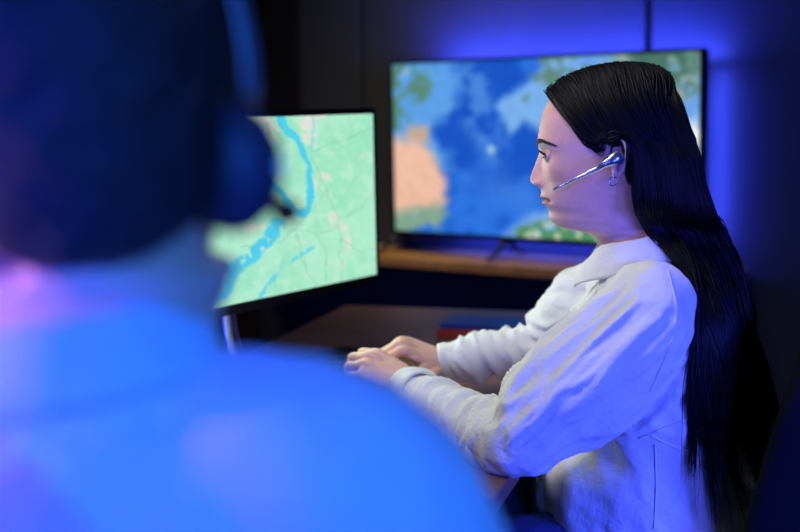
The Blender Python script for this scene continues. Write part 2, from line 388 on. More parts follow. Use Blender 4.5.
# ------------------------------------------------------------------ main desk
DZ = .73; B0 = PZ(345, 305, DZ)*V(1, 1, 0); du = nrm(V(.954, -.3, 0)); dv = nrm(V(.3, .954, 0)); DW, DL = .68, 1.33
dc = B0+du*DW/2-dv*DL/2
desk = empty('office_desk', dc, 'brown wooden desk under the monitor and the woman\'s clasped hands', 'desk')
box('tabletop', dc+Z*(DZ-.0125), [du, dv, Z], (DW/2, DL/2, .0125), M['wood'], desk, .003)
for k in (-1, 1):
    for j in (-1, 1):
        box('leg', dc+du*j*(DW/2-.05)+dv*k*(DL/2-.06)+Z*(DZ-.025)/2, [du, dv, Z], (.022, .022, (DZ-.025)/2), M['black'], desk, .003)
    box('rail', dc+dv*k*(DL/2-.06)+Z*(DZ-.055), [du, dv, Z], (DW/2-.073, .012, .025), M['black'], desk, .002)
box('modesty_panel', dc-du*(DW/2-.05)+Z*(DZ-.2), [du, dv, Z], (.008, DL/2-.085, .16), M['black'], desk, .002)

# ------------------------------------------------------------------ monitor on the main desk
Q1 = P(378, 281, 2.36); Q2 = P(375.3, 110, 2.36)
e = nrm(V(-.59, -.81, 0)); nm_ = nrm(V(.81, -.59, 0)); MH = float(np.linalg.norm(Q2-Q1)); zz0 = Q1[2]
MW = MH*16/9.6
# slight backward tilt handled by leaning the vertical axis
mz = nrm(Z*1-nm_*.0); mn = nrm(np.cross(mz, e)); mn = mn if mn@nm_ > 0 else -mn
mon = empty('computer_monitor', Q1+e*MW*.5+V(0, 0, DZ-Q1[2]), 'desktop monitor with a pale green map on its screen, on the desk facing the woman', 'monitor')
mc = Q1+e*MW/2+mz*MH/2
box('casing', mc-mn*.014, [e, mn, mz], (MW/2, .012, MH/2), M['black'], mon, .004)
bb = .014
for c, hf in ((Q1+e*MW/2+mz*bb/2, (MW/2, .003, bb/2)), (Q1+e*MW/2+mz*(MH-.003), (MW/2, .003, .003)), (Q1+e*.003+mz*MH/2, (.003, .003, MH/2-.015)), (Q1+e*(MW-.003)+mz*MH/2, (.003, .003, MH/2-.015))):
    box('bezel', c, [e, mn, mz], hf, M['bezel'], mon, .0008)
picture('screen', Q1+e*.006+mz*bb+mn*.0012, e, mz, MW-.012, MH-bb-.006, mn, mon_picture, M['monitor'], mon, 400, 240)
st = Q1+e*.352-mn*.075; st = V(st[0], st[1], 0)
box('stand_mount', st+mn*.025+Z*(zz0+.13), [e, mn, Z], (.05, .026, .05), M['black'], mon, .004)
g = [tube([[*(st+Z*(zz0+.16)), .020, .009], [*(st+Z*(zz0-.02)), .020, .010], [*(st+mn*.02+Z*(DZ+.012)), .022, .012]], 12, 14, hint=e)]
v, f = merge(g); sc_o = mk('stand_column', v, f, M['steel'], mon)
for k in (-1, 1):
    v, f = tube([[*(st+mn*.02+Z*(DZ+.009)), .010, .006], [*(st+mn*.05+e*k*.07+Z*(DZ+.0065)), .010, .005], [*(st+mn*.12+e*k*.15+Z*(DZ+.0055)), .009, .0045]], 12, 12, hint=mn)
    mk('stand_foot', v, f, M['steel'], sc_o)

# ------------------------------------------------------------------ things on the desk
kc = PZ(300, 372, DZ); ke = nrm(e*1.0); 
kn = nm_
kc = PZ(350, 357, DZ)+e*.225+nm_*.058
kb = empty('keyboard', V(kc[0], kc[1], DZ), 'black keyboard on the desk under the fingertips, mostly hidden by the man', 'keyboard')
box('case', V(kc[0], kc[1], DZ+.009), [e, kn, Z], (.215, .065, .008), M['black'], kb, .004)
NB = bpy.data.meshes.new('key')
first = None
for r in range(5):
    for c in range(15):
        p = V(kc[0], kc[1], DZ+.0195)+e*(-.196+c*.028)+kn*(-.05+r*.025)
        if first is None:
            first = box('key', p, [e, kn, Z], (.0122, .0105, .0035), M['keys'], kb, .001); fp = p
        else:
            o = first.copy(); COL.objects.link(o); o.parent = kb; o.location = Vector(p-fp)
            o.matrix_parent_inverse = first.matrix_parent_inverse.copy()
def book(name, c, hx, hy, z0, th, m, label):
    b = empty(name, V(c[0], c[1], z0), label, 'notebook')
    ax = [nrm(du), nrm(dv), Z]; c = V(c[0], c[1], z0)
    box('cover', c+Z*(th-.0012), ax, (hx, hy, .0012), m, b, .0005)
    box('cover', c+Z*.0012, ax, (hx, hy, .0012), m, b, .0005)
    box('spine', c-dv*(hy-.001)+Z*th/2, ax, (hx, .0012, th/2-.0024), m, b, .0004)
    box('pages', c+dv*.001+Z*th/2, ax, (hx-.004, hy-.004, th/2-.0026), M['paper'], b, 0)
bc = PZ(480, 334, DZ)
book('notebook', bc+du*.01, .093, .05, DZ+.0003, .016, M['red'], 'red notebook lying on the desk beneath the blue notebook')
book('notebook', bc+du*.012+dv*.004, .088, .048, DZ+.0168, .011, M['blue'], 'blue notebook on top of the red one, beside the woman\'s sleeve')

# ------------------------------------------------------------------ head builder
PX = lambda x: x
def head_mesh(rows, cshift, hw_scale=1.0, female=True, nth=160, nr=240):
    """rows: (y_px, front_px, back_px, halfwidth, centre_px, n_front); frame: f forward, s left, z up, in metres, origin (614,155)"""
    rows = np.array(rows, float); y = rows[:, 0]
    yy = np.concatenate([np.linspace(y[0], y[0]+12, 30), np.linspace(y[0]+12, 215, 120)[1:], np.linspace(215, 242, 60)[1:], np.linspace(242, y[-1], 30)[1:]])
    F = pchip(yy, y, (614-rows[:, 1])/706); Bk = pchip(yy, y, (614-rows[:, 2])/706); W = pchip(yy, y, rows[:, 3])*hw_scale
    C = pchip(yy, y, (614-rows[:, 4])/706); nf = pchip(yy, y, rows[:, 5]); z = (155-yy)/706
    th = np.linspace(0, 2*math.pi, nth, endpoint=False); ct, st_ = np.cos(th), np.sin(th)
    fr = ct > 0
    vs = []
    for k in range(len(yy)):
        n = np.where(fr, nf[k], 2.15)
        x = np.sign(ct)*np.abs(ct)**(2/n); s = np.sign(st_)*np.abs(st_)**(2/n)
        f = np.where(fr, C[k]+(F[k]-C[k])*x, C[k]+(C[k]-Bk[k])*x)
        vs.append(np.c_[f, s*W[k], np.full(nth, z[k])])
    v = np.concatenate(vs); nrw = len(yy)
    fs = [(i*nth+j, (i+1)*nth+j, (i+1)*nth+(j+1) % nth, i*nth+(j+1) % nth) for i in range(nrw-1) for j in range(nth)]
    fs.append(tuple(range(nth))); fs.append(tuple((nrw-1)*nth+j for j in range(nth))[::-1])
    f, s, zz = v.T; yp = 155-zz*706; a = np.abs(s); front = sst(.02, .06, f)
    g = lambda c, w, x: np.exp(-((x-c)/w)**2)
    # nose
    Nn = pchip(yp, [146, 152, 160, 168, 175, 180, 184, 187, 189.5, 192], [0, .6, 4.4, 8.4, 11.6, 12.6, 10.6, 4.8, .8, 0])/706
    w = pchip(yp, [150, 160, 170, 178, 185, 190], [.007, .0075, .0085, .0115, .0125, .011])
    d = Nn*np.exp(-(a/w)**2.4)
    d = d+.0080*g(.0135, .0052, a)*g(183.5, 4.2, yp)*front                       # wings
    d = d-.0035*g(.0075, .0035, a)*g(189.0, 1.6, yp)*front                       # nostrils
    # eye sockets, brow ridge, cheekbones
    d = d-.0052*g(.031, .0150, a)*g(153.5, 8.5, yp)*front
    d = d-.003*g(.016, .007, a)*g(155, 7, yp)*front
    d = d+.0022*g(.030, .018, a)*g(141.5, 4, yp)*front
    d = d+.0045*g(.046, .016, a)*g(170, 11, yp)*front
    d = d-.0022*g(.030, .008, a)*g(186, 9, yp)*front                              # fold beside the mouth
    # mouth
    lw = np.exp(-(a/.023)**4)
    d = d+(.0032*g(197.0, 2.1, yp)+.0034*g(204.0, 2.3, yp)-.0022*g(200.4, .95, yp))*lw*front
    d = d-.0009*g(0, .003, a)*g(192.5, 2.5, yp)*front
    d = d-.0015*g(.027, .004, a)*g(200.4, 2.5, yp)*front
    d = d+.002*g(0, .012, a)*g(218, 7, yp)*front
    v = v+np.c_[d, np.zeros(len(d)), np.zeros(len(d))]
    return v, fs
WR = [  # y, front, back, halfwidth, centre, n_front
    (71.5, 622, 626, .003, 624, 2), (72.5, 608, 640, .022, 624, 2), (75, 594, 652, .038, 624, 2), (80, 577, 660, .050, 622, 2.1), (90, 558, 668, .063, 620, 2.2), (100, 549, 673, .069, 620, 2.3), (110, 544, 676, .0725, 622, 2.35),
    (120, 541, 678, .0745, 622, 2.4), (127, 539.7, 679, .0750, 622, 2.4), (135, 538.4, 679, .0750, 622, 2.4), (142, 537.8, 678, .0745, 622, 2.4), (148, 538.8, 677, .074, 620, 2.35), (152, 540, 676, .0735, 618, 2.3),
    (160, 541.6, 674, .0725, 616, 2.25), (168, 542.8, 671, .071, 614, 2.2), (175, 543.5, 668, .069, 612, 2.15), (180, 543.4, 666, .067, 611, 2.1), (187, 542.3, 663, .0645, 610, 2.05), (190, 541.8, 662, .0635, 610, 2.0), (195, 542.6, 660, .0615, 610, 2.0),
    (199, 544.0, 659, .060, 610, 2.0), (204, 545.3, 658, .058, 610, 1.95), (208, 548.9, 658, .0565, 611, 1.95), (212, 551.0, 658, .055, 612, 1.9), (217, 551.8, 659, .053, 613, 1.85), (221, 553.4, 659, .051, 616, 1.85), (224.5, 556.5, 660, .0490, 620, 1.85),
    (227, 559.5, 661, .047, 624, 1.9), (229.3, 567, 662, .047, 628, 1.9), (231.5, 579, 664, .0465, 632, 1.95), (234, 590, 665, .046, 636, 2), (238.5, 597, 667, .047, 636, 2), (245, 601, 670, .048, 638, 2), (255, 604, 676, .051, 642, 2), (270, 606, 684, .056, 646, 2), (290, 604, 694, .062, 650, 2)]
def ear(sgn):
    """ear around the origin of the head frame"""
    sx = .0735*sgn
    def q(f, z, s=0): return (f, sx+s*sgn, z)
    px = lambda x, y, s=0: q((614-x)/706-.001, (155-y)/706, s)
    parts = []
    rim = [(609, 158, .001), (606.5, 150, .004), (607.5, 142, .009), (613, 136.5, .013), (620, 138, .016), (624.5, 146, .017), (624, 157, .014), (620.5, 166, .010), (617, 172, .007)]
    parts.append(tube([[*px(x, y, s), .0022 if 0 < i < 7 else .0028] for i, (x, y, s) in enumerate(rim)], 40, 8))
    anti = [(612, 146, .007), (617, 144, .010), (620, 150, .011), (618.5, 158, .009), (614, 163, .007)]
    parts.append(tube([[*px(x, y, s), .0020] for x, y, s in anti], 24, 8))
    parts.append(tube([[*px(609, 152, .003), .0028], [*px(608.5, 157, .004), .0032], [*px(610, 162, .003), .0025]], 8, 8))
    parts.append(tube([[*px(614, 165, .004), .0042], [*px(614.5, 170.5, .006), .0044], [*px(614.5, 174, .006), .0030]], 8, 10))
    # plate behind the folds
    parts.append(tube([[*px(613, 143, .002), .0035, .009], [*px(615, 152, .002), .005, .0115], [*px(614, 163, .001), .0045, .009]], 14, 14, hint=(0, 1, 0)))
    return merge(parts)
def eyelids(sgn, c, r):
    """upper and lower lid: sphere cap with an almond opening"""
    v = []; f = []; nu, nv = 40, 30
    idx = {}
    for i in range(nu+1):
        for j in range(nv+1):
            az = (-1.25+2.5*i/nu); el = (-1.15+2.3*j/nv)
            v.append([c[0]+r*math.cos(el)*math.cos(az), c[1]+r*math.cos(el)*math.sin(az), c[2]+r*math.sin(el)])
    for i in range(nu):
        for j in range(nv):
            az = -1.25+2.5*(i+.5)/nu; el = -1.15+2.3*(j+.5)/nv
            t = 1-(az/.74)**2
            if t > 0 and -.15*t < el < .20*t+.02: continue
            f.append((i*(nv+1)+j, i*(nv+1)+j+1, (i+1)*(nv+1)+j+1, (i+1)*(nv+1)+j))
    v = np.array(v); n = len(v); inner = c+(v-c)*.84
    # closed shell
    edges = {}
    for a in f:
        for k in range(4):
            e_ = (a[k], a[(k+1) % 4]); edges[e_] = 1
    fs = list(f)+[tuple(x+n for x in a[::-1]) for a in f]
    for (a, b) in edges:
        if (b, a) not in edges: fs.append((b, a, a+n, b+n))
    return np.r_[v, inner], fs

# head frame of the woman
O = P(614, 155, 1.70)
L = nrm(V(-O[0], -O[1], 0)); Fd = -(rt-L*(rt@L)); Fd = nrm(Fd); Uh = nrm(np.cross(L, Fd)) if np.cross(L, Fd)[2] > 0 else nrm(np.cross(Fd, L))
KS = float((O-CAM)@fw)/FPX*706      # metres per local metre
def H(p): p = np.asarray(p, float); return O+(p[..., 0:1]*Fd+p[..., 1:2]*L+p[..., 2:3]*Uh)*KS
hv, hf = head_mesh(WR, 0)
EC = [V((614-551.2)/706-.0045, .0305*s, (155-154.8)/706) for s in (1, -1)]; ER = .0118
parts = [(hv, hf), ear(1), ear(-1)]+[eyelids(s, c, ER+.0016) for s, c in zip((1, -1), EC)]
hv, hf = merge(parts)
hv, hf = remesh(hv, hf, .00125, 2, .5)
def skin_cols(v, male=False):
    f, s, z = v.T; a = np.abs(s); yp = 155-z*706; xp = 614-f*706
    c = np.tile(lin((230, 180, 156)), (len(v), 1))
    n = fbm(v*60, 3)[:, None]; c = c*(.94+.12*n)
    g = lambda cc, w, x: np.exp(-((x-cc)/w)**2)
    def bl(col, m): nonlocal c; m = np.clip(m, 0, 1)[:, None]; c = c*(1-m)+lin(col)*m
    bl((214, 130, 112), .35*g(.045, .02, a)*g(176, 14, yp)*(f > .03))
    bl((206, 130, 112), .35*g(0, .014, a)*g(181, 6, yp)*(f > .08))
    # lips
    top = 193.9+1.4*np.exp(-(a/.003)**2)+4.2*(a/.027)**1.6; bot = 207.2-6.0*(a/.027)**2
    lip = sst(-.6, .6, yp-top)*sst(-.6, .6, bot-yp)*(a < .027)*(f > .065)
    bl((176, 82, 84), .9*lip)
    bl((92, 40, 42), .8*lip*g(200.4, .8, yp))
    bl((60, 28, 24), .9*g(.0075, .0034, a)*g(188.4, 1.3, yp)*(f > .085))
    # eye rim and make-up
    for cc in EC:
        r = np.sqrt(((f-cc[0]))**2+(s-cc[1])**2+(z-cc[2])**2)
        el = np.arcsin(np.clip((z-cc[2])/np.maximum(r, 1e-6), -1, 1)); az = np.arctan2(s-cc[1], f-cc[0])
        t = 1-(az/.74)**2; up_ = .20*t+.02
        bl((28, 16, 14), .95*np.exp(-((el-up_-.07)/.11)**2)*(r < ER+.0035)*(t > -.15)*(f > cc[0]))
        bl((120, 80, 72), .4*(r < ER+.004)*(el > up_)*(t > -.2))
    if male: pass
    else: # scalp under the hair
        hl = pchip(f, [-.12, -.02, .0, .012, .030, .045, .066, .086, .092], [-.075, -.04, .030, .018, .012, .026, .052, .072, .076])
        bl((12, 9, 9), sst(0, .006, z-hl-.001)*(z > -.09)*(~((f > -.0155) & (f < .012) & (a > .07) & (z < .032))))
    return c
hc = skin_cols(hv)
hw = H(hv)

# ------------------------------------------------------------------ hands
def hand(side, wrist, fwd, back, curls, spread=1.0, thumb=(.55, .5, .3), scale=1.0):
    """side +1: thumb towards cross(fwd, back)... returns tubes of one hand; curls: per finger (mcp, pip, dip) radians"""
    F = nrm(fwd); B = nrm(np.asarray(back)-F*(np.asarray(back)@F)); S = np.cross(F, B)*side   # S towards the thumb
    parts = []; k = scale
    mcp = [(.026, .088, .002), (.009, .092, .005), (-.009, .087, .004), (-.026, .078, -.001)]
    ln_ = [(.042, .026, .021), (.046, .029, .022), (.043, .027, .022), (.034, .021, .020)]
    rr = [.0092, .0095, .0090, .0080]
    wr = np.asarray(wrist, float)
    pt = lambda s, f, b: wr+(S*s+F*f+B*b)*k
    parts.append(tube([[*pt(.0, -.03, 0), .021*k, .027*k], [*pt(0, .0, 0), .019*k, .028*k], [*pt(.002, .035, -.001), .018*k, .036*k], [*pt(.0, .07, 0), .0135*k, .040*k], [*pt(0, .083, 0), .011*k, .036*k]], 20, 20, hint=B))
    parts.append(tube([[*pt(.018, .015, -.008), .016*k], [*pt(.033, .045, -.010), .014*k]], 8, 12))
    for i in range(4):
        base = pt(mcp[i][0], .04, -.002); kn_ = pt(*mcp[i]) if False else pt(mcp[i][0], mcp[i][1], mcp[i][2])
        pts = [[*base, .010*k], [*kn_, (rr[i]+.0012)*k]]
        ang = 0; pos = kn_; sd = S*math.sin(.10*spread*(1.5-i))
        for j in range(3):
            ang += curls[i][j]
            d = nrm(F*math.cos(ang)-B*math.sin(ang)+sd*.7)
            mid = pos+d*ln_[i][j]*k*.5
            pts.append([*mid, (rr[i]-.0008*j-.0004)*k])
            pos = pos+d*ln_[i][j]*k
            pts.append([*pos, (rr[i]-.0010*j-(.0006 if j < 2 else .0016))*k])
        parts.append(tube(pts, 34, 12, hint=B))
    # thumb
    a, b, c = thumb
    d0 = nrm(F*math.cos(a)*.9+S*math.sin(a)-B*.35); p0 = pt(.022, .018, -.006); p1 = p0+d0*.044*k
    d1 = nrm(d0+F*b-S*b*.35-B*.1); p2 = p1+d1*.033*k; d2 = nrm(d1+F*c-S*c*.6-B*.15); p3 = p2+d2*.026*k
    parts.append(tube([[*p0, .014*k], [*p1, .0112*k], [*(p1+p2)/2, .0098*k] if False else [*((p1+p2)/2), .0098*k], [*p2, .0100*k], [*((p2+p3)/2), .0096*k], [*p3, .0070*k]], 26, 12, hint=B))
    return parts
WLp = P(412, 389, 1.845); WRp = P(447, 363, 1.985)
LE = P(513, 441, 1.56); RE = P(545, 345, 1.97)
LS = P(650, 312, 1.580); RS = P(628, 272, 1.885)
hl = hand(1, WLp, V(-.72, .42, .36), V(.10, -.50, .86), [(.55, .95, .5), (.62, 1.0, .5), (.66, 1.0, .5), (.66, 1.0, .5)], 1.0, (.5, .3, .2), .97)
hr = hand(-1, WRp, V(-.90, -.22, .42), V(.30, -.22, .93), [(.75, .55, .25), (.95, .75, .4), (1.0, .85, .5), (1.1, .9, .5)], .8, (.95, -.1, -.2), .97)
hv2, hf2 = remesh(*merge(hl+[tube([[*WLp, .025], [*(WLp*.7+LE*.3-Z*.004), .026], [*LE, .030]], 14, 16)]), .0016, 2)
hv3, hf3 = remesh(*merge(hr+[tube([[*WRp, .025], [*(WRp*.7+RE*.3), .027], [*RE, .032]], 14, 16)]), .0016, 2)
skinw = np.tile(lin((230, 180, 156)), (1, 1))
def handcol(v): n = fbm(v*60, 3)[:, None]; return skinw*(.92+.16*n)
# trunk and limbs under the clothes
TX = float(P(645, 470, 1.72)[0])
hipL, hipR = V(TX+.02, 1.64, .553), V(TX+.02, 1.81, .553)
kneeL, kneeR = V(TX-.40, 1.66, .535), V(TX-.40, 1.84, .535)
ankL, ankR = V(TX-.36, 1.66, .10), V(TX-.36, 1.85, .10)
nb = H(V((614-648)/706, 0, (155-285)/706))
body = [tube([[TX+.02, 1.725, .52, .09, .15], [TX+.0, 1.725, .62, .09, .125], [TX+.01, 1.725, .76, .085, .12], [TX+.008, 1.73, .88, .09, .14], [TX+.015, 1.73, .95, .06, .10], [*nb, .040, .045]], 30, 24, hint=V(1, 0, 0)),
        tube([[*LS, .045], [*LE, .030]], 14, 14), tube([[*RS, .045], [*RE, .030]], 14, 14),
        tube([[*hipL, .082], [*kneeL, .058]], 14, 16), tube([[*kneeL, .056], [*ankL, .036]], 14, 16),
        tube([[*hipR, .082], [*kneeR, .058]], 14, 16), tube([[*kneeR, .056], [*ankR, .036]], 14, 16)]
bv, bf = remesh(*merge(body), .008, 2)
allv, allf = merge([(hw, hf), (hv2, hf2), (hv3, hf3), (bv, bf)])
cols = np.concatenate([hc, handcol(hv2), handcol(hv3), handcol(bv)])
woman = mk('person', allv, allf, M['skin']); setcol(woman.data, cols)
tagit(woman, 'dark-haired woman in white shirt seated in profile at the desk, hands clasped, wearing an earpiece', 'person')
# eyes
for s, c in zip((1, -1), EC):
    bm = bmesh.new(); bmesh.ops.create_uvsphere(bm, u_segments=40, v_segments=28, radius=ER*KS)
    me = bpy.data.meshes.new('eye'); bm.to_mesh(me); bm.free()
    v, f = arrays(me); cw = H(c)
    gz = nrm(Fd*1+L*0.02-Uh*.05); d = (v/np.linalg.norm(v, axis=1)[:, None])@gz
    cc = np.where(d[:, None] > math.cos(.20), lin((8, 6, 6)), np.where(d[:, None] > math.cos(.50), lin((70, 42, 26)), lin((190, 184, 182))))
    v = v*(1+.05*np.clip((d-math.cos(.5))/(1-math.cos(.5)), 0, 1))[:, None]
    me2 = bpy.data.meshes.new('eye'); me2.from_pydata([tuple(x) for x in v+cw], [], f); setcol(me2, cc)
    eye_o = link('eye', me2, M['eye'], woman)
    # lashes
    g = []
    for k in range(30):
        az = -.78+1.56*k/29; t = 1-(az/.74)**2
        for row in (0, 1):
            el = (.20*t+.05) if row == 0 else -.15*t-.03
            p = c+V(math.cos(el)*math.cos(az), math.cos(el)*math.sin(az), math.sin(el))*(ER+.001)
            ln1 = (.0105 if row == 0 else .004)
            d1 = nrm(V(math.cos(az)*.9, math.sin(az)*1.0, .12 if row == 0 else -.5)); d2 = nrm(d1+V(0, 0, .8 if row == 0 else -.2))
            q = np.array([[*p, .00055], [*(p+d1*ln1*.5), .00045], [*(p+d1*ln1*.5+d2*ln1*.5), .00012]]); q[:, :3] = H(q[:, :3])
            g.append(tube(q, 5, 4, round_ends=False))
    v, f = merge(g); mk('eyelashes', v, f, M['brow'], eye_o)
# helper to find the skin surface: nearest in (s,z) looking from the front / side
from mathutils.bvhtree import BVHTree
hbvh = BVHTree.FromPolygons([Vector(x) for x in hv], hf)
def onface(s, z, off=.0003):
    h = hbvh.ray_cast(Vector((.3, s, z)), Vector((-1, 0, 0)))
    return np.array(h[0])+np.array(h[1])*off if h[0] is not None else V(.09, s, z)
for s in (1, -1):
    g = []
    for k in range(220):
        u = k/219+random.uniform(-.01, .01); w_ = random.uniform(-1, 1)
        ss = .011+.040*u
        zc = (155-(143.5-3.2*math.sin(min(u, 1)*2.3)+2.0*max(u-.6, 0)*2.5))/706
        th_ = .0040*(1-.72*max(u, 0))*(.75 if u < .12 else 1)
        z0 = zc+w_*th_
        p = onface(s*ss, z0); q = onface(s*(ss+.0055), z0+.0022*(1-2*u)-w_*.001, .0008); mid = onface(s*(ss+.0028), z0+.0014*(1-2*u), .0008)
        arr = np.array([[*p, .0005], [*mid, .00045], [*q, .00015]]); arr[:, :3] = H(arr[:, :3]); g.append(tube(arr, 5, 4, round_ends=False))
    v, f = merge(g); mk('eyebrow', v, f, M['brow'], woman)

# ------------------------------------------------------------------ shirt of the woman
def torso_rings(levels, n=2.3, seg=64, nr=70):
    """levels: z, cx, cy, half x, half y"""
    lv = np.array(levels, float); z = np.linspace(lv[0, 0], lv[-1, 0], nr)
    a = [pchip(z, lv[:, 0], lv[:, i]) for i in range(1, 5)]
    ph = np.linspace(0, 2*math.pi, seg, endpoint=False); c, s = np.cos(ph), np.sin(ph)
    c = np.sign(c)*abs(c)**(2/n); s = np.sign(s)*abs(s)**(2/n)
    vs = np.concatenate([np.c_[a[0][i]+c*a[2][i], a[1][i]+s*a[3][i], np.full(seg, z[i])] for i in range(nr)])
    fs = [(i*seg+j, i*seg+(j+1) % seg, (i+1)*seg+(j+1) % seg, (i+1)*seg+j) for i in range(nr-1) for j in range(seg)]
    fs.append(tuple(range(seg))[::-1]); fs.append(tuple((nr-1)*seg+j for j in range(seg)))
    return vs, fs
TLEV = [(.50, TX+.015, 1.725, .175, .190), (.60, TX+.012, 1.725, .173, .185), (.68, TX+.012, 1.725, .162, .170), (.725, TX+.024, 1.725, .124, .158), (.79, TX+.016, 1.725, .120, .160), (.85, TX+.008, 1.728, .116, .166), (.90, TX+.010, 1.73, .108, .168), (.932, TX+.014, 1.73, .094, .158), (.955, TX+.017, 1.73, .078, .132), (.972, TX+.018, 1.73, .062, .095), (.985, TX+.016, 1.73, .048, .060)]
sl = tube([[*(LS+V(.0, .07, .01)), .052], [*(LS+V(0, .01, 0)), .062], [*(LS*.62+LE*.38+V(0, 0, -.012)), .078, .072], [*(LS*.3+LE*.7+V(0, 0, -.004)), .070, .066], [*(LE+V(0, 0, .002)), .052, .050], [*(LE*.72+WLp*.28+V(0, 0, -.008)), .041], [*(LE*.35+WLp*.65+V(0, 0, -.004)), .037], [*(LE*.06+WLp*.94), .033]], 46, 28)
sr = tube([[*(RS+V(.0, -.07, -.01)), .05], [*(RS+V(0, -.01, 0)), .060], [*(RS*.55+RE*.45), .066], [*(RE), .047], [*(RE*.65+WRp*.35), .040], [*(RE*.35+WRp*.65), .040], [*(RE*.06+WRp*.94), .034]], 40, 28)
sv, sf = remesh(*merge([torso_rings(TLEV), sl, sr]), .0042, 6, .6)
def axis_coords(p, A, B):
    d = B-A; L_ = np.linalg.norm(d); d = d/L_; t = (p-A)@d; r = p-A-np.outer(t, d); return t/L_, np.linalg.norm(r, axis=1), d
def wrinkle(v, f):
    n = normals(v, f)
    def seg(A, B, r): t, rr_, d = axis_coords(v, A, B); return sst(-.12, .08, t)*sst(1.12, .92, t)*sst(r*1.5, r*1.05, rr_), t, d
    disp = np.zeros(len(v))
    def folds(A, B, r, along, across, amp, slant, seed, sharp=1.6):
        w, t, d = seg(A, B, r)
        # coordinates: along the limb, and two across; slanted folds
        e1 = nrm(np.cross(d, V(0, 0, 1))); e2 = np.cross(d, e1)
        q = v-A; a = q@d; b = q@e1; c = q@e2
        a2 = a+slant*c
        nn = fbm(np.c_[a2*along, b*across, c*across]+seed, 3)
        ridge = 1-np.abs(2*nn-1)*1.0; ridge = np.clip(ridge, 0, 1)**sharp*2
        return w*amp*(ridge-1.1)
    disp += folds(LS, LE, .085, 5, 22, .0085, .9, 3.1, 2.5)
    disp += folds(LS, LE, .085, 4, 52, .0050, .6, 9.1, 2.0)
    disp += folds(LE, WLp, .065, 34, 7, .0080, .5, 5.7, 2.2)
    disp += folds(LE, WLp, .065, 60, 14, .0026, -.4, 8.7)
    disp += folds(RS, RE, .085, 16, 12, .008, .8, 4.2, 2.2)
    disp += folds(RE, WRp, .062, 40, 8, .0085, .4, 6.6, 2.2)
    # trunk: soft vertical and slanted folds
    tor = sst(.0, .05, v[:, 0]*0+1)*(1-np.clip(sum(seg(a, b, r)[0] for a, b, r in ((LS, LE, .08), (RS, RE, .08), (LE, WLp, .06), (RE, WRp, .06))), 0, 1))
    q = np.c_[v[:, 0]*11+v[:, 2]*5, v[:, 1]*11-v[:, 2]*3, v[:, 2]*4.5]
    r1 = 1-np.abs(2*fbm(q, 3)-1); disp += tor*.0085*(np.clip(r1, 0, 1)**2*2-1.1)
    q = np.c_[v[:, 0]*30+v[:, 2]*20, v[:, 1]*30, v[:, 2]*22]; disp += tor*.004*(fbm(q, 3)-.5)*2
    # pull-in under the arm and bunch at the waist
    return v+n*disp[:, None]
sv = wrinkle(sv, sf)
shirt = mk('shirt', sv, sf, M['shirt'], woman)
# cuffs
def ringsurf(rows, closed=True, th=.0022):
    """rows: list of rings (k,3); thickness by offset along normals"""
    R_ = np.array(rows); nr, k, _ = R_.shape; v = R_.reshape(-1, 3)
    fs = [(i*k+j, i*k+(j+1) % k, (i+1)*k+(j+1) % k, (i+1)*k+j) for i in range(nr-1) for j in range(k if closed else k-1)]
    n = normals(v, fs); w = np.r_[v+n*th/2, v-n*th/2]; m_ = len(v)
    out = list(fs)+[tuple(x+m_ for x in g[::-1]) for g in fs]
    ed = {}
    for g in fs:
        for q in range(4): ed[(g[q], g[(q+1) % 4])] = 1
    for (a, b) in ed:
        if (b, a) not in ed: out.append((b, a, a+m_, b+m_))
    return w, out
def cuff(Wp, El, r0, r1, t0, t1):
    d = nrm(Wp-El); h1 = nrm(np.cross(d, V(0, 0, 1))); h2 = np.cross(d, h1); rows = []
    for i in range(9):
        t = i/8; r = r0*(1-t)+r1*t+.0012*math.sin(t*9); c = Wp+d*(t0+(t1-t0)*t)
        rows.append([c+(h1*math.cos(a)+h2*math.sin(a))*(r+.0018*math.sin(3*a+1+t*2)) for a in np.linspace(0, 2*math.pi, 36, endpoint=False)])
    v, f = ringsurf(rows, True, .003); return v, f
v, f = cuff(WLp, LE, .033, .0335, -.035, .010); mk('cuff', v, f, M['shirt'], shirt)
v, f = cuff(WRp, RE, .034, .0345, -.035, .010); mk('cuff', v, f, M['shirt'], shirt)
# collar: a stand around the neck and the turned-down leaf
def collar(leaf):
    rows = []; K = 60
    for i in range(12):
        t = i/11; ring = []
        for j in range(K):
            a = -math.pi*.93+2*math.pi*.93*j/(K-1)         # 0 = nape, +-pi = throat
            b = abs(a)/math.pi
            # neck ring in head coordinates, px style
            cx, cy0 = 636-1*b, 225+28*b**1.15
            rx, ry = .048, .057
            f_ = (614-cx)/706-rx*math.cos(a)*1.0
            s_ = ry*math.sin(a); z_ = (155-cy0)/706
            if not leaf:
                f_ += -.004*math.cos(a)*(t)*1.2; s_ *= 1+.05*t; z_ -= .036*t-.002
            else:
                flare = .006+.030*t*(.75+.35*b); drop = .000+t*(.034+.022*b**3)
                hump = .004*math.sin(t*math.pi)
                if b > .55: flare += .012*(b-.55)*t; 
                f_ += -math.cos(a)*(flare+hump)*.75+.004*t*math.sin(a*5); s_ += math.sin(a)*(flare+hump)*.75; z_ += -drop+.004*(1-t)
                s_ -= math.copysign(.010*max(b-.72, 0)/.28*t, math.sin(a))*0
            ring.append(H(V(f_, s_, z_)))
        rows.append(ring)
    return ringsurf(rows, False, .0026)
v, f = collar(False); mk('collar_stand', v, f, M['shirt'], shirt)
v, f = collar(True); v = v+normals(v, f)*((fbm(v*45, 3)-.5)*.005)[:, None]; mk('collar', v, f, M['shirt'], shirt)
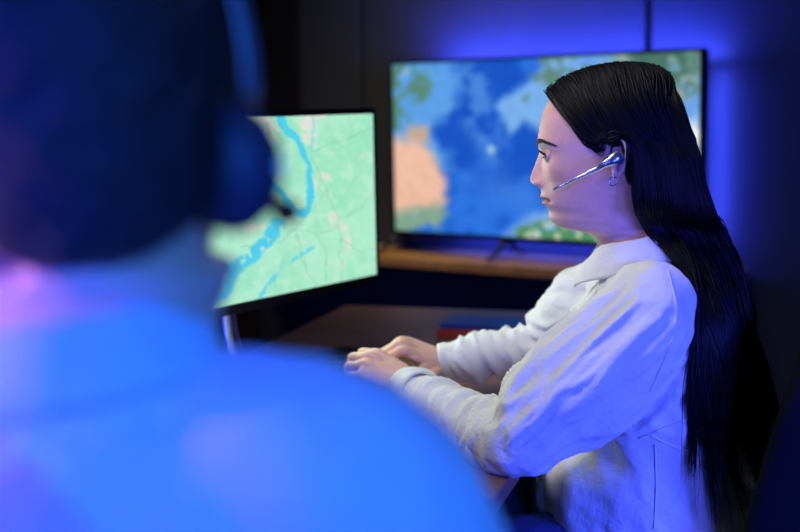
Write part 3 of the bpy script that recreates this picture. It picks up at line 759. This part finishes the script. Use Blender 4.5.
# placket with buttons on the front
pl = []
for i in range(24):
    t = i/23; z_ = 1.02-.42*t
    hx = float(pchip([z_], [x[0] for x in TLEV], [x[3] for x in TLEV])[0]); cx = float(pchip([z_], [x[0] for x in TLEV], [x[1] for x in TLEV])[0])
    pl.append([V(cx-hx-.003, 1.73+y_, z_) for y_ in (-.016, -.008, 0, .008, .016)])
v, f = ringsurf(pl, False, .003); mk('placket', v, f, M['shirt'], shirt)
for k in range(5):
    z_ = 1.0-.085*k; hx = float(pchip([z_], [x[0] for x in TLEV], [x[3] for x in TLEV])[0]); cx = float(pchip([z_], [x[0] for x in TLEV], [x[1] for x in TLEV])[0])
    v, f = tube([[cx-hx-.0045, 1.73, z_, .0055], [cx-hx-.007, 1.73, z_, .005]], 3, 16, round_ends=False); mk('button', v, f, M['button'], shirt)
sbvh = BVHTree.FromPolygons([Vector(x) for x in sv], sf)
def seam(pts, rad, name='seam', y0=1.3):
    q = catmull(np.array([[*P(x, y, 1.6)] for x, y in pts]), 60); out = []
    for p in q:
        h = sbvh.ray_cast(Vector(CAM), Vector(p-CAM).normalized())
        if h[0] is not None and (not out or np.linalg.norm(np.array(h[0])-out[-1][:3]) < .05): out.append([*(np.array(h[0])+np.array(h[1])*rad*.3), rad])
    if len(out) > 5: v, f = tube(out, len(out)*2, 6); mk(name, v, f, M['shirt'], shirt)
seam([(640, 438), (665, 428), (692, 418)], .0016)
seam([(652, 436), (672, 446), (694, 453)], .0014)
seam([(655, 445), (656, 490), (654, 528)], .0014)
seam([(668, 270), (676, 310), (668, 350), (650, 392)], .0012)
# trousers, shoes
tv_, tf_ = remesh(*merge([tube([[TX+.04, 1.725, .50, .115, .165], [TX+.025, 1.725, .62, .112, .15]], 10, 24, hint=V(1, 0, 0)),
    tube([[*hipL, .095], [*(hipL*.5+kneeL*.5), .084], [*kneeL, .068]], 16, 20), tube([[*kneeL, .066], [*(kneeL*.5+ankL*.5), .056], [*ankL, .044]], 16, 20),
    tube([[*hipR, .095], [*(hipR*.5+kneeR*.5), .084], [*kneeR, .068]], 16, 20), tube([[*kneeR, .066], [*(kneeR*.5+ankR*.5), .056], [*ankR, .044]], 16, 20)]), .006, 4, .6)
tv_ = tv_+normals(tv_, tf_)*((fbm(tv_*V(16, 16, 16), 3)-.5)*.014)[:, None]
mk('trousers', tv_, tf_, M['jeans'], woman)
def shoe(a, d, parent):
    d = nrm(d); g = [tube([[*(V(a[0], a[1], .045)-d*.05), .036, .034], [*(V(a[0], a[1], .048)+d*.02), .044, .038], [*(V(a[0], a[1], .034)+d*.11), .030, .042], [*(V(a[0], a[1], .028)+d*.17), .022, .036]], 20, 18),
                     tube([[a[0], a[1], .06, .042], [a[0], a[1], .10, .045]], 6, 16)]
    v, f = remesh(*merge(g), .005, 3); v[:, 2] = np.maximum(v[:, 2], .001); mk('shoe', v, f, M['shoe'], parent)
shoe(ankL, V(-1, 0, 0), woman); shoe(ankR, V(-1, 0, 0), woman)

# ------------------------------------------------------------------ long hair
def skull_push(p, off):
    """keep local head points outside the head"""
    if p[2] < -.015: return p
    h = hbvh.find_nearest(Vector(p))
    if h[0] is None: return p
    q = np.array(h[0]); n_ = np.array(h[1]); d = (p-q)@n_
    if d < off: return q+n_*off+(p-q-n_*d)*0
    return p
Hi = lambda p: np.array([(p-O)@Fd, (p-O)@L, (p-O)@Uh])/KS
lvz = [x[0] for x in TLEV]
def torso_push(p, off):
    z_ = p[2]
    if z_ > .985 or z_ < .45: return p
    c = V(pchip([z_], lvz, [x[1] for x in TLEV])[0], pchip([z_], lvz, [x[2] for x in TLEV])[0]); r = V(pchip([z_], lvz, [x[3] for x in TLEV])[0], pchip([z_], lvz, [x[4] for x in TLEV])[0])+off
    q = (p[:2]-c)/r; d = (abs(q[0])**2.3+abs(q[1])**2.3)**(1/2.3)
    if d < 1: q = q/max(d, .2); return V(c[0]+q[0]*r[0], c[1]+q[1]*r[1], z_)
    return p
def arm_push(p, r_):
    A_, B_ = LS+V(0, .03, .0), LS*.45+LE*.55; d = B_-A_; u_ = np.clip((p-A_)@d/(d@d), 0, 1); q = p-(A_+d*u_); l_ = np.linalg.norm(q)
    if l_ >= r_ or l_ < 1e-6 or p[2] > 1.01: return p
    q[0] = max(q[0], 0)+.01; q[1] = min(q[1], 0) if p[1] < LS[1] else q[1]
    return A_+d*u_+nrm(q)*r_
def strand(t, side, lift, end, rad, jit):
    """t 0 front .. 1 back of the parting; side +1 towards the camera"""
    lp = lambda a, b: np.asarray(a, float)*(1-t)+np.asarray(b, float)*t
    o = lift
    rx = 550+112*t; R0 = V((614-rx)/706, .002*side, (155-float(pchip([rx], [549, 558, 577, 594, 608, 640, 652, 664], [100, 90, 80, 75, 72.5, 72.5, 75, 82])[0]))/706+.003)
    tt = t**.8
    W0 = V(.0835*(1-tt)-.075*tt, .034*side, .075*(1-tt)+.100*tt)
    W1 = V(.066*(1-tt)-.085*tt, .060*side, .055*(1-tt)+.075*tt)
    W2 = V(.034*(1-tt)-.105*tt, .0755*side*(1-.12*t), .024*(1-tt)+.025*tt)
    W2b = V(.001*(1-tt)-.112*tt, .081*side*(1-.15*t), .037*(1-tt)+.0*tt)
    W3 = V(-.0205*(1-tt)-.118*tt, (.085-.016*t)*side, .010*(1-tt)-.03*tt)
    W4 = V(-.030*(1-tt)-.137*tt, (.080-.016*t)*side, -.068*(1-tt)-.082*tt)
    pts = [R0, W0, W1, W2, W2b, W3, W4]
    pts = [skull_push(p*1.0+V(0, 0, 0), o+.003) for p in pts]
    pts = [p+jit[min(i, 4)]*(.0022 if i else .001) for i, p in enumerate(pts)]
    W = [H(p) for p in pts]
    # falling part, in the room
    u = t
    yA = 1.725-side*(.080-.03*t); yB = 1.725-side*(.150-.085*t)
    def row(py, xa, xb, y_): return P(xa*(1-u)+xb*u, py, y_)
    W.append(row(226, 648, 717, yA)+jit[5]*.006)
    W.append(row(262, 674, 733, (yA+yB)/2)+jit[6]*.008)
    W.append(row(312, 690, 744, yB)+jit[7]*.009)
    W.append(row(370, 693, 755, yB)+jit[8]*.011)
    W.append(row(430, 698, 763, yB)+jit[8]*.011+jit[9]*.006)
    ex = 684+u*92
    if end > 445: W.append(row(min(end, 475), 699, 766, yB)+jit[8]*.009+jit[9]*.012)
    if end > 478: W.append(row(end, 698, 768, yB)+jit[8]*.006+jit[9]*.018)
    k = 46
    pth = catmull(np.array(W), k)
    for i in range(k):
        l_ = Hi(pth[i])
        if l_[2] > -.01:
            l2 = skull_push(l_, o); pth[i] = H(l2)
        pth[i] = arm_push(torso_push(pth[i], .006+lift*.8), .070+lift)
    for _ in range(5): pth[20:-1] = .5*pth[20:-1]+.25*(pth[19:-2]+pth[21:])
    s_ = np.linspace(0, 1, k); r_ = rad*np.clip(np.minimum(1, .5+6*s_), 0, 1)*np.where(s_ > .6, 1-.88*((s_-.6)/.4)**1.2, 1)
    return np.c_[pth, r_]
def fast_tubes(paths, seg=5):
    V_ = []; F_ = []; o = 0
    ph = np.linspace(0, 2*math.pi, seg, endpoint=False)
    for p in paths:
        c = p[:, :3]; T = np.gradient(c, axis=0); T /= np.linalg.norm(T, axis=1)[:, None]+1e-12
        a = np.cross(T, V(.3, 1, .2)); a /= np.linalg.norm(a, axis=1)[:, None]+1e-12; b = np.cross(T, a)
        ring = c[:, None, :]+p[:, 3][:, None, None]*(np.cos(ph)[None, :, None]*a[:, None, :]+np.sin(ph)[None, :, None]*b[:, None, :])
        V_.append(ring.reshape(-1, 3)); n = len(c)
        i = np.arange(n-1)[:, None]*seg; j = np.arange(seg)[None, :]; j2 = (j+1) % seg
        F_.append(np.stack([i+j, i+j2, i+seg+j2, i+seg+j], -1).reshape(-1, 4)+o); o += n*seg
    return np.concatenate(V_), np.concatenate(F_)
def quadmesh(name, v, f, m, parent):
    me = bpy.data.meshes.new(name); me.vertices.add(len(v)); me.vertices.foreach_set('co', v.astype(np.float32).ravel())
    me.loops.add(f.size); me.loops.foreach_set('vertex_index', f.astype(np.int32).ravel())
    me.polygons.add(len(f)); me.polygons.foreach_set('loop_start', np.arange(0, f.size, 4, dtype=np.int32))
    me.update(calc_edges=True); me.validate()
    return link(name, me, m, parent)
paths = []
for side, cnt in ((1, 1500), (-1, 600)):
    for k in range(cnt):
        t = ((k+random.random())/cnt)**1.25
        cl = int(t*70); cr = np.random.default_rng(cl*7+side+5); cj = cr.normal(0, 1, (10, 3))*(.5 if t < .12 else 1)
        lift = random.choice((.0045, .006, .0075, .0085))*(1 if t > .08 else .8)
        jit = rng.normal(0, 1, (10, 3)); jit[:, :] = np.clip(jit, -1.6, 1.6)
        if t < .07: jit[:5] *= .5; jit[5:] *= .8
        end = cr.choice((425, 450, 474, 494, 508))+random.uniform(-14, 6)
        jit[6:] = jit[6:]*np.array([.75, .55, .4, .25])[:, None]+cj[6:]*np.array([.4, .9, 1.1, 1.2])[:, None]
        if .26 < t < .70: end = 425+cr.uniform(-30, 25)+random.uniform(-18, 8)
        elif t >= .70: end += 25
        paths.append(strand(t, side, lift, end, random.uniform(.0008, .0016), jit))
# stray locks hanging in front of the rest near the camera
for k in range(26):
    x0 = random.uniform(676, 700); base = strand(random.uniform(0, .05), 1, .010, 505+random.uniform(-30, 5), random.uniform(.0006, .0012), rng.normal(0, 1, (10, 3)))
    w = sst(.55, .95, np.linspace(0, 1, len(base))); base[:, :3] += np.outer(w, -rt*random.uniform(0, .012)+rt*.014*random.random())+np.outer(w*np.sin(np.linspace(0, 9, len(base))+k), rt*.003)
    paths.append(base)
# fine hair at the temple
for k in range(70):
    u = random.random(); a = V(.070-.030*u, .060+.012*u, .058-.020*u); b = V(.045-.028*u, .0745, .030-.018*u-.012*random.random()); c = V(.026-.020*u, .0765, .008+.008*random.random())
    if random.random() < .5: c = V(.012, .079, .028)
    q = catmull(np.array([a, b, c]), 14); q = np.array([skull_push(x, .0008) for x in q])
    q2 = []
    for x in q:
        h = hbvh.find_nearest(Vector(x)); q2.append(np.array(h[0])+np.array(h[1])*.0012)
    q = H(np.array(q2)); paths.append(np.c_[q, np.linspace(.0007, .00015, 14)])
hvv, hff = fast_tubes(paths)
quadmesh('hair', hvv, hff, M['hair'], woman)

# ------------------------------------------------------------------ headset of the woman
def hp(x, y, s): return H(V((614-x)/706, s, (155-y)/706))
hs = empty('headset', hp(613, 158, .09), 'silver wireless earpiece with a slim microphone boom on the woman\'s ear', 'headset')
v, f = tube([[*hp(620.4, 153.2, .0915), .0050, .0035], [*hp(619.4, 153.8, .0925), .0102, .0050], [*hp(614, 156.2, .0955), .0090, .0066], [*hp(606, 160.3, .0955), .0062, .0060], [*hp(600, 164.4, .0935), .0046, .0048], [*hp(590, 169, .091), .0034, .0040]], 36, 20, hint=Uh)
ep = mk('earpiece', v, f, M['chrome'], hs)
v, f = tube([[*hp(594, 167.3, .0925), .0032, .0036], [*hp(580, 174.3, .0895), .0027, .0030], [*hp(568, 180.8, .0855), .0023, .0026], [*hp(561, 184.3, .083), .0024, .0028], [*hp(558.0, 186, .0815), .0018, .0022]], 24, 14, hint=Uh)
bo = mk('boom', v, f, M['chrome'], hs)
v, f = tube([[*hp(563, 183.8, .081), .0014, .0016], [*hp(559.5, 185.9, .0795), .0014, .0016]], 6, 10, hint=Uh); mk('microphone', v, f, M['bezel'], bo)
v, f = tube([[*hp(612, 157, .078), .0055], [*hp(612.5, 156.5, .092), .0062]], 8, 16); mk('ear_bud', v, f, M['black'], hs)
v, f = tube([[*hp(611, 150, .092), .0016], [*hp(613, 138, .088), .0016], [*hp(621, 135, .086), .0016], [*hp(627, 145, .086), .0016], [*hp(626, 158, .084), .0018]], 24, 8); mk('ear_hook', v, f, M['black'], hs)
for yy_ in (151.5, 154.5, 157.5):
    v, f = tube([[*hp(617, yy_-.5, .0995 if yy_ != 154.5 else .1015), .0006], [*hp(607, yy_+3.5, .100 if yy_ != 154.5 else .1012), .0006]], 8, 6); mk('groove', v, f, M['bezel'], ep)
g = []
a_ = np.linspace(.4, 2*math.pi-.2, 26)
pts = [[*hp(613.5+3.6*math.cos(x)*.9, 177.2+4.6*math.sin(x), .083+.002*math.cos(x)), .0011] for x in a_]
v, f = tube(pts, 44, 8); er = mk('earring', v, f, M['chrome']); tagit(er, 'small silver hoop earring on the woman\'s ear lobe', 'earring')

# ------------------------------------------------------------------ office chairs
def chair(loc, rz, label, lean=.18, full=True):
    c = empty('office_chair', loc, label, 'chair', None, rz)
    bpy.context.view_layer.update()
    Rm = np.array(Matrix.Rotation(rz, 3, 'Z')); T = lambda v: np.asarray(v)@Rm.T+np.asarray(loc)
    # local: faces -x
    def rb(name, vf, m, par=None): v, f = vf; return mk(name, T(v), f, m, par or c)
    # seat
    seg = 48; rows = []
    for i, (z, s) in enumerate(((.400, .80), (.405, .94), (.42, 1.0), (.44, 1.0), (.452, .96), (.456, .82), (.455, .5))):
        a = np.linspace(0, 2*math.pi, seg, endpoint=False); cc = np.cos(a); ss = np.sin(a)
        x = np.sign(cc)*abs(cc)**.5*.235*s; y = np.sign(ss)*abs(ss)**.5*.245*s
        rows.append(np.c_[x, y, z+.0*x+.010*np.clip(-x/.235, 0, 1)**2*(-1)])
    v = np.concatenate(rows); nr = len(rows)
    f = [(i*seg+j, i*seg+(j+1) % seg, (i+1)*seg+(j+1) % seg, (i+1)*seg+j) for i in range(nr-1) for j in range(seg)]+[tuple(range(seg))[::-1], tuple((nr-1)*seg+j for j in range(seg))]
    rb('seat', (v, f), M['chair'])
    # backrest: curved slab with rounded corners
    nx, nz_ = 28, 28; vv = []; 
    for sgn in (0, 1):
        for i in range(nz_+1):
            for j in range(nx+1):
                a = -1+2*j/nx; b = -1+2*i/nz_
                # square to rounded square
                A = a*math.sqrt(max(0, 1-.32*b*b*abs(b)**1.2)); Bb = b*math.sqrt(max(0, 1-.30*a*a*abs(a)**1.5))
                edge = max(abs(a), abs(b)); th = .024*math.sqrt(max(0.02, 1-edge**6))
                y = A*.225; h = .27+Bb*.27+.02
                x = .175+.025*(1-(A)**2)*1.0+lean*h*.9-.012*math.sin(h*9)
                vv.append([x+(th if sgn else -th), y, .47+h*.84])
    n1 = (nx+1)*(nz_+1); ff = []
    for i in range(nz_):
        for j in range(nx):
            q = (i*(nx+1)+j, i*(nx+1)+j+1, (i+1)*(nx+1)+j+1, (i+1)*(nx+1)+j); ff.append(q); ff.append(tuple(x+n1 for x in q[::-1]))
    bd = [j for j in range(nx+1)]+[i*(nx+1)+nx for i in range(1, nz_+1)]+[nz_*(nx+1)+j for j in range(nx-1, -1, -1)]+[i*(nx+1) for i in range(nz_-1, 0, -1)]
    for k in range(len(bd)): a, b = bd[k], bd[(k+1) % len(bd)]; ff.append((b, a, a+n1, b+n1))
    rb('backrest', (np.array(vv), ff), M['chair'])
    rb('back_support', tube([[.0, 0, .385, .03, .012], [.22, 0, .385, .03, .012], [.235, 0, .44, .03, .012], [.262, 0, .62, .03, .012]], 24, 12, hint=V(0, 1, 0)), M['chairp'])
    rb('gas_column', tube([[0, 0, .10, .028], [0, 0, .22, .028], [0, 0, .23, .018], [0, 0, .40, .018]], 30, 16), M['chairp'])
    for k in range(5):
        a = k*2*math.pi/5+.3; d = V(math.cos(a), math.sin(a), 0)
        bl_ = rb('base_leg', tube([[*(d*.02+Z*.12), .022, .018], [*(d*.16+Z*.105), .016, .015], [*(d*.29+Z*.075), .013, .013]], 12, 10), M['chairp'])
        w = d*.30; s = V(-d[1], d[0], 0)
        rb('caster', merge([tube([[*(w-s*.022+Z*.028), .028], [*(w-s*.008+Z*.028), .028]], 3, 18, round_ends=False), tube([[*(w+s*.008+Z*.028), .028], [*(w+s*.022+Z*.028), .028]], 3, 18, round_ends=False), tube([[*(w-s*.02+Z*.028), .007], [*(w+s*.02+Z*.028), .007]], 3, 8), tube([[*(w+Z*.028), .008], [*(w+Z*.07), .008]], 4, 8)]), M['chairp'], bl_)
    return c
chair(V(TX+.028, 1.755, 0), math.radians(-30), 'black office chair behind the woman\'s back at the right edge', lean=.12)

# ------------------------------------------------------------------ the man in the foreground
MY = .63; mO = P(58, 170, MY); ma = math.radians(-8)       # he looks away from us, a little to the right
mF = nrm(V(math.sin(-ma), math.cos(ma), -.03)); mL = nrm(V(-math.cos(ma), math.sin(-ma), 0)); mU = np.cross(mF, mL); mU = mU if mU[2] > 0 else -mU
def HM(p): p = np.asarray(p, float); return mO+(p[..., 0:1]*mF+p[..., 1:2]*mL+p[..., 2:3]*mU)*1.06
MR = [list(r) for r in WR]
for r in MR:
    r[3] *= 1.06 if r[0] < 190 else 1.32
    if r[0] > 236: r[1] -= 4; r[2] += 5
    if 185 < r[0] < 236: r[1] -= 1.5
mv, mf = head_mesh(MR, 0, 1.0)
mv = np.where(np.isnan(mv), 0, mv)
ears = []
for s in (1, -1):
    ev, ef = ear(s); ev[:, 1] *= 1.05; ears.append((ev, ef))
mv, mf = remesh(*merge([(mv, mf)]+ears+[eyelids(s, c, ER+.0016) for s, c in zip((1, -1), EC)]), .0022, 2)
mc_ = skin_cols(mv, True)
mw = HM(mv)
sm = V(mO[0], mO[1], 0)+V(-.005, -.005, 0)
SH = nrm(V(math.cos(.15), -math.sin(.15), 0))             # shoulder line, right hand side to +x
SZ = 1.048
mRS = sm+SH*.158+V(0, 0, SZ-.035); mLS = sm-SH*.178+V(0, 0, SZ-.035)
fwd_m = nrm(V(math.sin(.15), math.cos(.15), 0))
mRE = mRS+fwd_m*.10+SH*.05-Z*.25; mLE = mLS+fwd_m*.10-SH*.05-Z*.25
mRW = mRE+fwd_m*.22-SH*.06+Z*.02; mLW = mLE+fwd_m*.22+SH*.06+Z*.02
mh = [sm+SH*k*.09+V(0, 0, .56) for k in (1, -1)]; mk_n = [h+fwd_m*.40 for h in mh]; man_a = [k_+fwd_m*.0-Z*.46 for k_ in mk_n]
mbody = [tube([[*(sm+Z*.53), .11, .155], [*(sm+Z*.70), .105, .145], [*(sm+Z*.90), .11, .165], [*(sm+Z*1.02), .06, .12], [*(sm+Z*1.09), .058, .062]], 30, 24, hint=fwd_m),
         tube([[*mRS, .055], [*mRE, .045]], 12, 14), tube([[*mLS, .055], [*mLE, .045]], 12, 14), tube([[*mRE, .042], [*mRW, .030]], 12, 14), tube([[*mLE, .042], [*mLW, .030]], 12, 14)]
for h, k_, a_ in zip(mh, mk_n, man_a): mbody += [tube([[*h, .09], [*k_, .062]], 12, 14), tube([[*k_, .06], [*a_, .04]], 12, 14)]
mbody += hand(-1, mRW, fwd_m*1.0-SH*.1-Z*.25, Z, [(.25, .4, .25)]*4, .8, (.6, .3, .2), 1.02)
mbody += hand(1, mLW, fwd_m*1.0+SH*.1-Z*.25, Z, [(.25, .4, .25)]*4, .8, (.6, .3, .2), 1.02)
mbv, mbf = remesh(*merge(mbody), .005, 2)
v, f = merge([(mw, mf), (mbv, mbf)])
man = mk('person', v, f, M['skin']); setcol(man.data, np.concatenate([mc_, handcol(mbv)]))
tagit(man, 'blurred man in a light shirt seen from behind in the left foreground', 'person')
for c in EC:
    bm = bmesh.new(); bmesh.ops.create_uvsphere(bm, u_segments=24, v_segments=16, radius=ER*1.06); me = bpy.data.meshes.new('eye'); bm.to_mesh(me); bm.free()
    v, f = arrays(me); d = (v/np.linalg.norm(v, axis=1)[:, None])@mF; me2 = bpy.data.meshes.new('eye'); me2.from_pydata([tuple(x) for x in v+HM(c)], [], f)
    setcol(me2, np.where(d[:, None] > math.cos(.5), lin((50, 34, 26)), lin((190, 184, 182)))); link('eye', me2, M['eye'], man)
# short hair: offset of the scalp
n = normals(mv, mf); f_, s_, z_ = mv.T; a = np.abs(s_)
hl_ = pchip(f_, [-.12, -.06, -.02, .012, .03, .055, .09], [-.042, -.042, -.022, .030, .020, .050, .070])
hl_ = hl_+.034*sst(-.02, .008, s_)*(f_ < .01)
w = sst(-.004, .012, z_-hl_)*(1-((f_ > -.022) & (f_ < .014) & (a > .078) & (z_ < .033)))
keep = w > .02; idx = -np.ones(len(mv), int); idx[keep] = np.arange(keep.sum())
hv_ = mv+n*(w*(.010+.008*fbm(mv*70, 3)))[:, None]
ff = [tuple(idx[list(q)]) for q in mf if keep[list(q)].all()]
mk('hair', HM(hv_[keep]), ff, M['hairm'], man)
# shirt
def mt(z, hx, hy, off=0): return [*(sm+fwd_m*off+Z*z), hx, hy]
msl = tube([[*(mRS-SH*.10+Z*.02), .062], [*(mRS-SH*.01), .068], [*(mRS*.5+mRE*.5+SH*.005), .066], [*mRE, .056], [*(mRE*.4+mRW*.6), .046], [*(mRE*.1+mRW*.9), .038]], 36, 24)
msr = tube([[*(mLS+SH*.10+Z*.02), .062], [*(mLS+SH*.01), .068], [*(mLS*.5+mLE*.5-SH*.005), .066], [*mLE, .056], [*(mLE*.4+mLW*.6), .046], [*(mLE*.1+mLW*.9), .038]], 36, 24)
mtor = tube([mt(.50, .125, .175), mt(.65, .125, .165), mt(.80, .125, .175), mt(.92, .125, .185), mt(.99, .112, .170), mt(1.03, .100, .145), mt(1.06, .086, .110), mt(1.085, .072, .080)], 60, 40, hint=fwd_m)
v, f = remesh(*merge([mtor, msl, msr]), .006, 8, .6)
nn = normals(v, f); q = v*V(14, 14, 8); v = v+nn*((1-np.abs(2*fbm(q, 3)-1))**2*.007-.0035)[:, None]
mshirt = mk('shirt', v, f, M['shirtm'], man)
rows = []
for i in range(10):
    t = i/9; ring = []
    for j in range(56):
        a = -math.pi*.95+2*math.pi*.95*j/55; b = abs(a)/math.pi
        r = .073+.004*math.cos(a)+t*.014; z_ = 1.118-.018*b-t*.040+.016*math.sin(a)
        ring.append(sm-fwd_m*math.cos(a)*r+SH*math.sin(a)*r*1.04+Z*z_)
    rows.append(ring)
v, f = ringsurf(rows, False, .004); mk('collar', v, f, M['shirtm'], mshirt)
g = [tube([[*h, .105], [*(h*.5+k_*.5), .09], [*k_, .075]], 16, 18) for h, k_ in zip(mh, mk_n)]+[tube([[*k_, .072], [*a_, .05]], 16, 18) for k_, a_ in zip(mk_n, man_a)]+[tube([[*(sm+Z*.50), .12, .17], [*(sm+Z*.62), .115, .158]], 8, 20, hint=fwd_m)]
v, f = remesh(*merge(g), .007, 4); mk('trousers', v, f, M['jeans'], man)
for a_ in man_a: shoe(a_, fwd_m, man)
chair(V(sm[0], sm[1], 0), -math.pi/2-.15, 'black office chair under the blurred man in the foreground', lean=.2)
# his headset
ms = empty('headset', HM(V(0, -.09, 0)), 'blurred over-ear headset with a headband on the man in the foreground', 'headset')
for sgn in (-1, 1):
    cx = .093*sgn
    q = lambda f_, s_, z_: [*HM(V(f_, s_, z_))]
    v, f = tube([q(0, .080*sgn, 0)+[.032, .025], q(0, .088*sgn, 0)+[.034, .027]], 8, 28, hint=mU); mk('ear_cushion', v, f, M['cushion'], ms)
    v, f = tube([q(0, .087*sgn, 0)+[.028, .022], q(0, .092*sgn, 0)+[.022, .017]], 8, 28, hint=mU); ec = mk('ear_cup', v, f, M['black'], ms)
    v, f = tube([q(0, .100*sgn, .0)+[.013, .013], q(0, .104*sgn, .0)+[.011, .011]], 4, 20, hint=mU); mk('badge', v, f, M['button'], ec)
arc = []
for i in range(25):
    a = math.pi*i/24; c_, s__ = math.cos(a), math.sin(a)
    arc.append(q(-.005, .100*c_, .034+.112*s__**.8)+[.0035, .011])
v, f = tube(arc, 60, 12, hint=V(*nrm(np.cross(mF, V(0, 0, 1)))))
mk('headband', v, f, mat('headband_silver', (120, 125, 140), .35, metal=.4), ms)
v, f = tube([q(.01, -.106, -.018)+[.005], q(.035, -.108, -.022)+[.005], q(.055, -.103, -.025)+[.007], q(.065, -.099, -.026)+[.007]], 30, 10); mk('boom', v, f, M['black'], ms)

# ------------------------------------------------------------------ light
def area(name, loc, tgt, size, power, col, spread=180, sy=None):
    l = bpy.data.lights.new(name, 'AREA'); l.energy = power; l.color = tuple(col); l.size = size; l.spread = math.radians(spread)
    if sy: l.shape = 'RECTANGLE'; l.size_y = sy
    o = bpy.data.objects.new(name, l); COL.objects.link(o); o.location = tuple(map(float, loc))
    o.rotation_euler = (Vector(tgt)-Vector(loc)).to_track_quat('-Z', 'Y').to_euler(); return o
BLUE = (.05, .10, 1.0); AZ = (.06, .32, 1.0)
def strip(name, s0, s1, z, tz, p, sy=.02):
    c = To+U*(s0+s1)/2+N*.075+Z*z; l = bpy.data.lights.new(name, 'AREA'); l.shape = 'RECTANGLE'; l.size = abs(s1-s0); l.size_y = sy; l.energy = p; l.color = (.05, .08, 1)
    o = bpy.data.objects.new(name, l); COL.objects.link(o); zd = -nrm(N*.5+Z*tz); xd = U; yd = np.cross(zd, xd)
    o.matrix_world = Matrix.Translation(c) @ Matrix((xd, yd, zd)).transposed().to_4x4(); return o
strip('led_strip_top', .08, TW-.03, TH*.97, 1.9, 13)
strip('led_strip_right', TW-.06, TW-.04, TH*.5, .0, 1.8, TH*.8)
strip('led_strip_bottom', .15, TW-.03, TH*.05, -.35, 4)
area('blue_lamp_right', V(1.5, .2, 1.05), V(.47, 1.66, .62), .5, 7, (.04, .07, 1.0), 46)
area('blue_fill_low', V(.85, -.1, .8), V(.42, 1.65, .72), .4, 1.6, (.07, .09, 1.0), 50)  # added fill: lifts the blue on her lower shirt
area('azure_lamp_rear', V(.7, -.8, 1.7), V(-.15, .6, 1.0), .5, 3.0, (.03, .185, 1.0), 44)
area('blue_fill_rear', V(-1.0, -.5, 1.2), V(-.15, .6, 1.12), .4, 3.2, (.02, .03, 1.0), 40)  # fill added to turn the man's hair and nape a purer blue
area('white_key', V(-.55, 1.35, 2.25), V(.30, 1.78, .95), .45, 1.95, (1.0, .98, .90), 60)
area('monitor_glow', Q1+e*.25+mz*.17+mn*.03, Q1+e*.25+mn*1+mz*.1, .4, 1.5, (.84, 1.0, .86), 160)
area('warm_lamp_left', V(-1.3, .3, 1.17), V(-.24, .56, 1.145), .10, .09, (1.0, .50, .34), 11)
area('warm_fill_shelf', V(-.1, 2.9, 2.55), offw(wl(430), nF, .9), .3, 3.6, (1.0, .82, .50), 70)  # unseen fill, added to warm the far desk's front edge
area('ambient_fill', V(.4, 2.2, 2.68), V(.4, 2.2, 0), 1.6, 4.5, (.62, .76, 1.0), 180)  # added ambient fill without a fixture, brightens walls and desk
w = bpy.data.worlds.new('world'); SC.world = w; w.use_nodes = True
w.node_tree.nodes['Background'].inputs[0].default_value = (.05, .07, .16, 1); w.node_tree.nodes['Background'].inputs[1].default_value = .3
